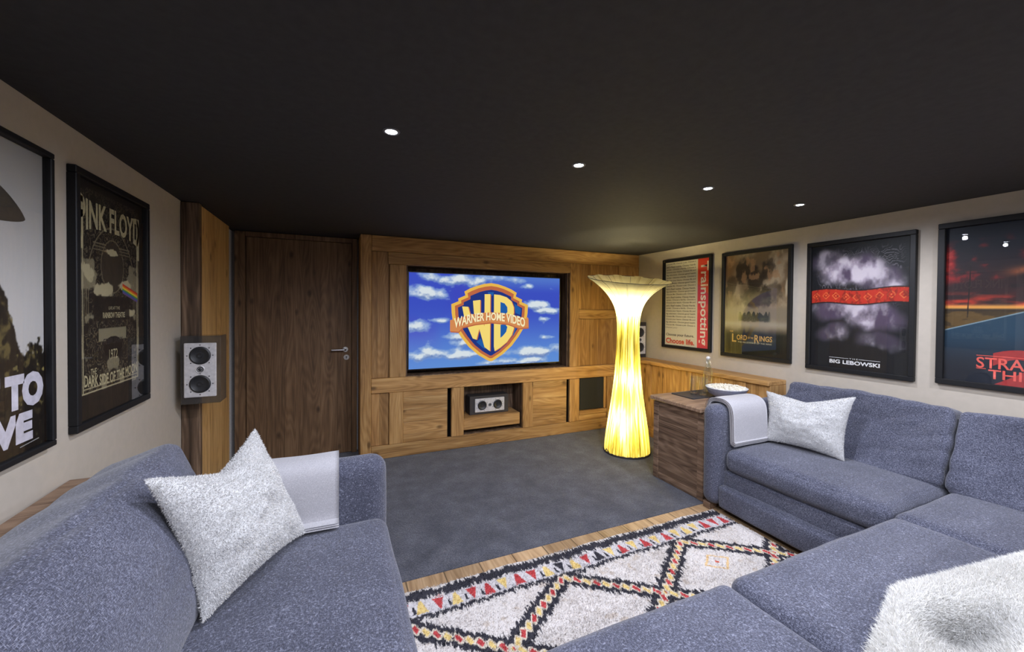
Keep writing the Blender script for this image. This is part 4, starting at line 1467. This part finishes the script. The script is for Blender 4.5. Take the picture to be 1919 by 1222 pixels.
# ================================================================== THROW BLANKETS
def blanket(name, label, path, x0, x1, thick, layers=3, seed=0, edge_left=False):
    """path: list of (y,z) over the arm; a folded cloth with open edges"""
    t = thing(name, label, 'blanket', ((x0 + x1) / 2, path[0][0], path[0][1]))
    pts = [Vector((0, a, b)) for a, b in path]
    # resample
    P_ = []
    for i in range(len(pts) - 1):
        for k in range(6):
            u = k / 6
            p0 = pts[max(i - 1, 0)]; p1 = pts[i]; p2 = pts[i + 1]; p3 = pts[min(i + 2, len(pts) - 1)]
            P_.append(.5 * ((2 * p1) + (p2 - p0) * u + (2 * p0 - 5 * p1 + 4 * p2 - p3) * u * u + (3 * p1 - p0 - 3 * p2 + p3) * u ** 3))
    P_.append(pts[-1])
    m = len(P_); nxs = 18
    for l in range(layers):
        off0 = l * thick; off1 = off0 + thick * .86
        V = []
        for side, off in ((0, off0), (1, off1)):
            for j in range(nxs):
                x = x0 + (x1 - x0) * j / (nxs - 1)
                for i, p in enumerate(P_):
                    tg = (P_[min(i + 1, m - 1)] - P_[max(i - 1, 0)]).normalized()
                    nr = Vector((0, -tg.z, tg.y))
                    if nr.z < 0 and abs(nr.z) > abs(nr.y):
                        nr = -nr
                    w = .003 * mnoise.noise(Vector((x * 6 + seed, p.y * 6, p.z * 6)))
                    q = p + nr * (off + w)
                    V.append((x + (.004 * l if j == 0 else 0), q.y, q.z))
        V = np.array(V)
        A = np.arange(nxs * m).reshape(nxs, m)
        F_ = []
        f0 = np.stack([A[:-1, :-1], A[1:, :-1], A[1:, 1:], A[:-1, 1:]], -1).reshape(-1, 4)
        F_.append(f0); F_.append(f0[:, ::-1] + nxs * m)
        nn = nxs * m
        for row in (A[0], A[-1]):
            F_.append(np.stack([row[:-1], row[1:], row[1:] + nn, row[:-1] + nn], -1))
        for colm in (A[:, 0], A[:, -1]):
            F_.append(np.stack([colm[:-1], colm[1:], colm[1:] + nn, colm[:-1] + nn], -1))
        me = npmesh('cloth_fold', V, np.concatenate(F_))
        link('cloth_fold', me, M['blanket'], t)
    if edge_left:
        e = MB()
        for l in range(layers):
            off = (l + .80) * thick
            pp = []
            for i, p in enumerate(P_):
                tg = (P_[min(i + 1, m - 1)] - P_[max(i - 1, 0)]).normalized()
                nr = Vector((0, -tg.z, tg.y))
                if nr.z < 0 and abs(nr.z) > abs(nr.y):
                    nr = -nr
                q = p + nr * off
                pp.append((x0 - .001, q.y, q.z))
            e.tube(pp, .0018, 5)
        e.build('edge_stitching', M['stitch'], t)
    return t


# the path runs so that its normal points outward (from inner side up and over to the far side is reversed)
over = [(2.205, .60), (2.205, .69), (2.188, .742), (2.150, .763), (2.085, .763), (2.045, .742), (2.030, .69), (2.026, .60), (2.022, .53), (2.008, .503), (1.955, .500)]
blanket('folded_blanket', 'grey wool blanket folded over the left sofa arm behind the white cushion', over[::-1], -.33, .008, .010, 2, 3)
over2 = [(2.2035, .72), (2.2035, .75), (2.186, .786), (2.150, .802), (2.080, .802), (2.040, .780), (2.024, .73), (2.020, .64), (2.016, .55), (2.010, .515), (1.98, .503)]
blanket('folded_blanket', 'grey wool blanket folded over the right sofa arm beside the popcorn', over2[::-1], 2.640, 3.02, .010, 3, 9, True)


# ================================================================== FLEECE CUSHIONS
def pillow(name, label, corners, thick, bulge_dir, nst, length=.011, group=None, pinch=.10, seed=0, wrinkles=.012, chop=0.0):
    """corners BL, BR, TR, TL in world space"""
    C = [np.array(c, float) for c in corners]
    cen = sum(C) / 4
    N = 60
    tt = np.linspace(-1, 1, N)
    U, V = np.meshgrid(tt, tt)
    Up = U * (1 - pinch * (1 - V ** 2)); Vp = V * (1 - pinch * (1 - U ** 2))
    a = (1 + Up) / 2; b_ = (1 + Vp) / 2
    b_ = b_ - chop * np.clip(1 - np.abs(Up) * 1.05, 0, 1) ** 1.2 * np.clip((Vp + .3) / 1.3, 0, 1) ** 2
    base = (C[0][None, None] * ((1 - a) * (1 - b_))[..., None] + C[1] * (a * (1 - b_))[..., None] + C[2] * (a * b_)[..., None] + C[3] * ((1 - a) * b_)[..., None])
    nd = np.cross(C[1] - C[0], C[3] - C[0]); nd /= np.linalg.norm(nd)
    if np.dot(nd, bulge_dir) < 0:
        nd = -nd
    prof = np.clip((1 - U ** 2) * (1 - V ** 2), 0, 1) ** .55
    rip = fbm((U + 2) * 2.2 + seed, (V + 2) * 2.2, 300 + seed, 3) - .5
    f1 = base + nd * (prof * thick * .62 + rip * wrinkles * 4 * prof)[..., None]
    f2 = base - nd * (prof * thick * .38)[..., None]
    V1 = f1.reshape(-1, 3); V2 = f2.reshape(-1, 3)
    F1 = grid_faces(N, N); F2 = grid_faces(N, N)[:, ::-1] + N * N
    # orient
    if np.dot(np.cross(C[1] - C[0], C[3] - C[0]), nd) < 0:
        F1 = F1[:, ::-1]; F2 = F2[:, ::-1]
    Vb = np.concatenate([V1, V2]); T = to_tris(np.concatenate([F1, F2]))
    p, n = surf_sample(Vb, T, nst)
    sv_, st_ = strands(p - n * .002, n, length, .0021, curl=1.0)
    tone = .58 + .16 * RNG.random(nst)
    col = np.repeat(tone[:, None] * np.array([[1.0, .985, .97]]), 5, axis=0)
    Cb = np.full((len(Vb), 3), .60)
    Va = np.concatenate([Vb, sv_]); Ta = np.concatenate([T, st_ + len(Vb)]); Ca = np.concatenate([Cb, col])
    me = npmesh(name, Va, Ta, colors=Ca)
    base_pt = Vector((float(cen[0]), float(cen[1]), float(min(c[2] for c in C))))
    me.transform(Matrix.Translation(-base_pt))
    me.materials.append(M['fleece'])
    o = bpy.data.objects.new(name, me); COL.objects.link(o); o.location = base_pt
    tag(o, label, 'cushion', group)
    return o


pillow('fleece_cushion', 'white fleece cushion propped diagonally on the left sofa seat',
       [(-.385, 1.515, .505), (-.125, 1.965, .500), (-.330, 2.045, .960), (-.520, 1.500, .985)], .17, (1, -.3, .4), 110000, .009, pinch=.12, seed=1, chop=.17, wrinkles=.016)
pillow('fleece_cushion', 'white fleece cushion leaning on the right sofa back beside the blanket',
       [(3.010, 2.000, .505), (3.090, 1.520, .500), (3.170, 1.500, .925), (3.105, 2.060, .860)], .15, (-1, 0, .3), 90000, .008, pinch=.10, seed=4, chop=.14)


# ---- shaggy throw lying over the near corner of the sofa
def shaggy():
    C0 = np.array([1.80, .735, .495])
    N = 90
    s = np.linspace(0, 1, N)
    S, T = np.meshgrid(s, s)
    A = np.array([1.80, .735]); B = np.array([2.75, .60]); D = np.array([.66, .42]); E_ = np.array([2.6, .02])
    XY = (A * ((1 - S) * (1 - T))[..., None] + B * (S * (1 - T))[..., None] + E_ * (S * T)[..., None] + D * ((1 - S) * T)[..., None])
    X, Y = XY[..., 0], XY[..., 1]
    # ground: seats, then the slope of the back cushions
    g_ = .492 + .0 * X
    slope = np.clip((.395 - Y) / .17, 0, 1)
    g_ = g_ + slope * .43
    edge = np.minimum(np.minimum(S, T), 1.2 - np.maximum(S, T)) * 9
    body = 1 - np.exp(-np.clip(edge, 0, None) * 1.2)
    Z = g_ + .02 + .075 * body * (.75 + .6 * (fbm(X * 3, Y * 3, 401, 3) - .5))
    # a hollow pressed into it
    hol = np.exp(-(((X - 1.735) / .13) ** 2 + ((Y - .54) / .075) ** 2))
    Z = Z - .080 * hol
    P = np.stack([X, Y, Z], -1).reshape(-1, 3)
    F = grid_faces(N, N)[:, ::-1]
    a, b_, c_ = P[F[0][0]], P[F[0][1]], P[F[0][2]]
    if np.cross(b_ - a, c_ - a)[2] < 0:
        F = F[:, ::-1]
    Tt = to_tris(F)
    under = P.copy(); under[:, 2] = np.minimum(P[:, 2] - .012, g_.reshape(-1) + .004)
    T2 = to_tris(F[:, ::-1]) + len(P)
    gi = np.arange(N * N).reshape(N, N)
    rim_ = []
    for row in (gi[0], gi[-1], gi[:, 0], gi[:, -1]):
        q = np.stack([row[:-1], row[1:], row[1:] + len(P), row[:-1] + len(P)], -1)
        rim_.append(to_tris(q))
    p, n = surf_sample(P, Tt, 190000)
    cf = np.stack([.5 * np.sin(p[:, 0] * 9 + p[:, 1] * 7), .5 * np.cos(p[:, 1] * 11 + 2), np.zeros(len(p))], -1)
    sv_, st_ = strands(p - n * .003, n, .020, .0021, curl=.6, comb_field=cf)
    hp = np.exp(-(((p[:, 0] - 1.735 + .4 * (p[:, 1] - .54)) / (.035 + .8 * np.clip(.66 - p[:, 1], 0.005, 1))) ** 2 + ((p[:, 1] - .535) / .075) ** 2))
    tone = (.78 + .14 * RNG.random(len(p))) * (1 - .40 * np.clip(hp * 1.3 + .3 * (RNG.random(len(p)) - .5), 0, 1) * (hp > .05))  # strands darkened in the hollow: the fold's shade is put into their colour
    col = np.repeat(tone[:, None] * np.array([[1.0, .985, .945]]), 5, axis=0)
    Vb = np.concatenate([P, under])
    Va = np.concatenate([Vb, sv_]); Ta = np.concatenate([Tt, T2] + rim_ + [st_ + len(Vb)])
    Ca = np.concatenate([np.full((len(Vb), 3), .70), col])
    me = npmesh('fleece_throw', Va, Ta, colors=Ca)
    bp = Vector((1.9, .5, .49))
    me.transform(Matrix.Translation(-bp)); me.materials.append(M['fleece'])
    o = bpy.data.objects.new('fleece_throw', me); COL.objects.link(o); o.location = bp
    tag(o, 'shaggy white fleece throw with a hollow painted in grey shade on the near sofa seats', 'throw')


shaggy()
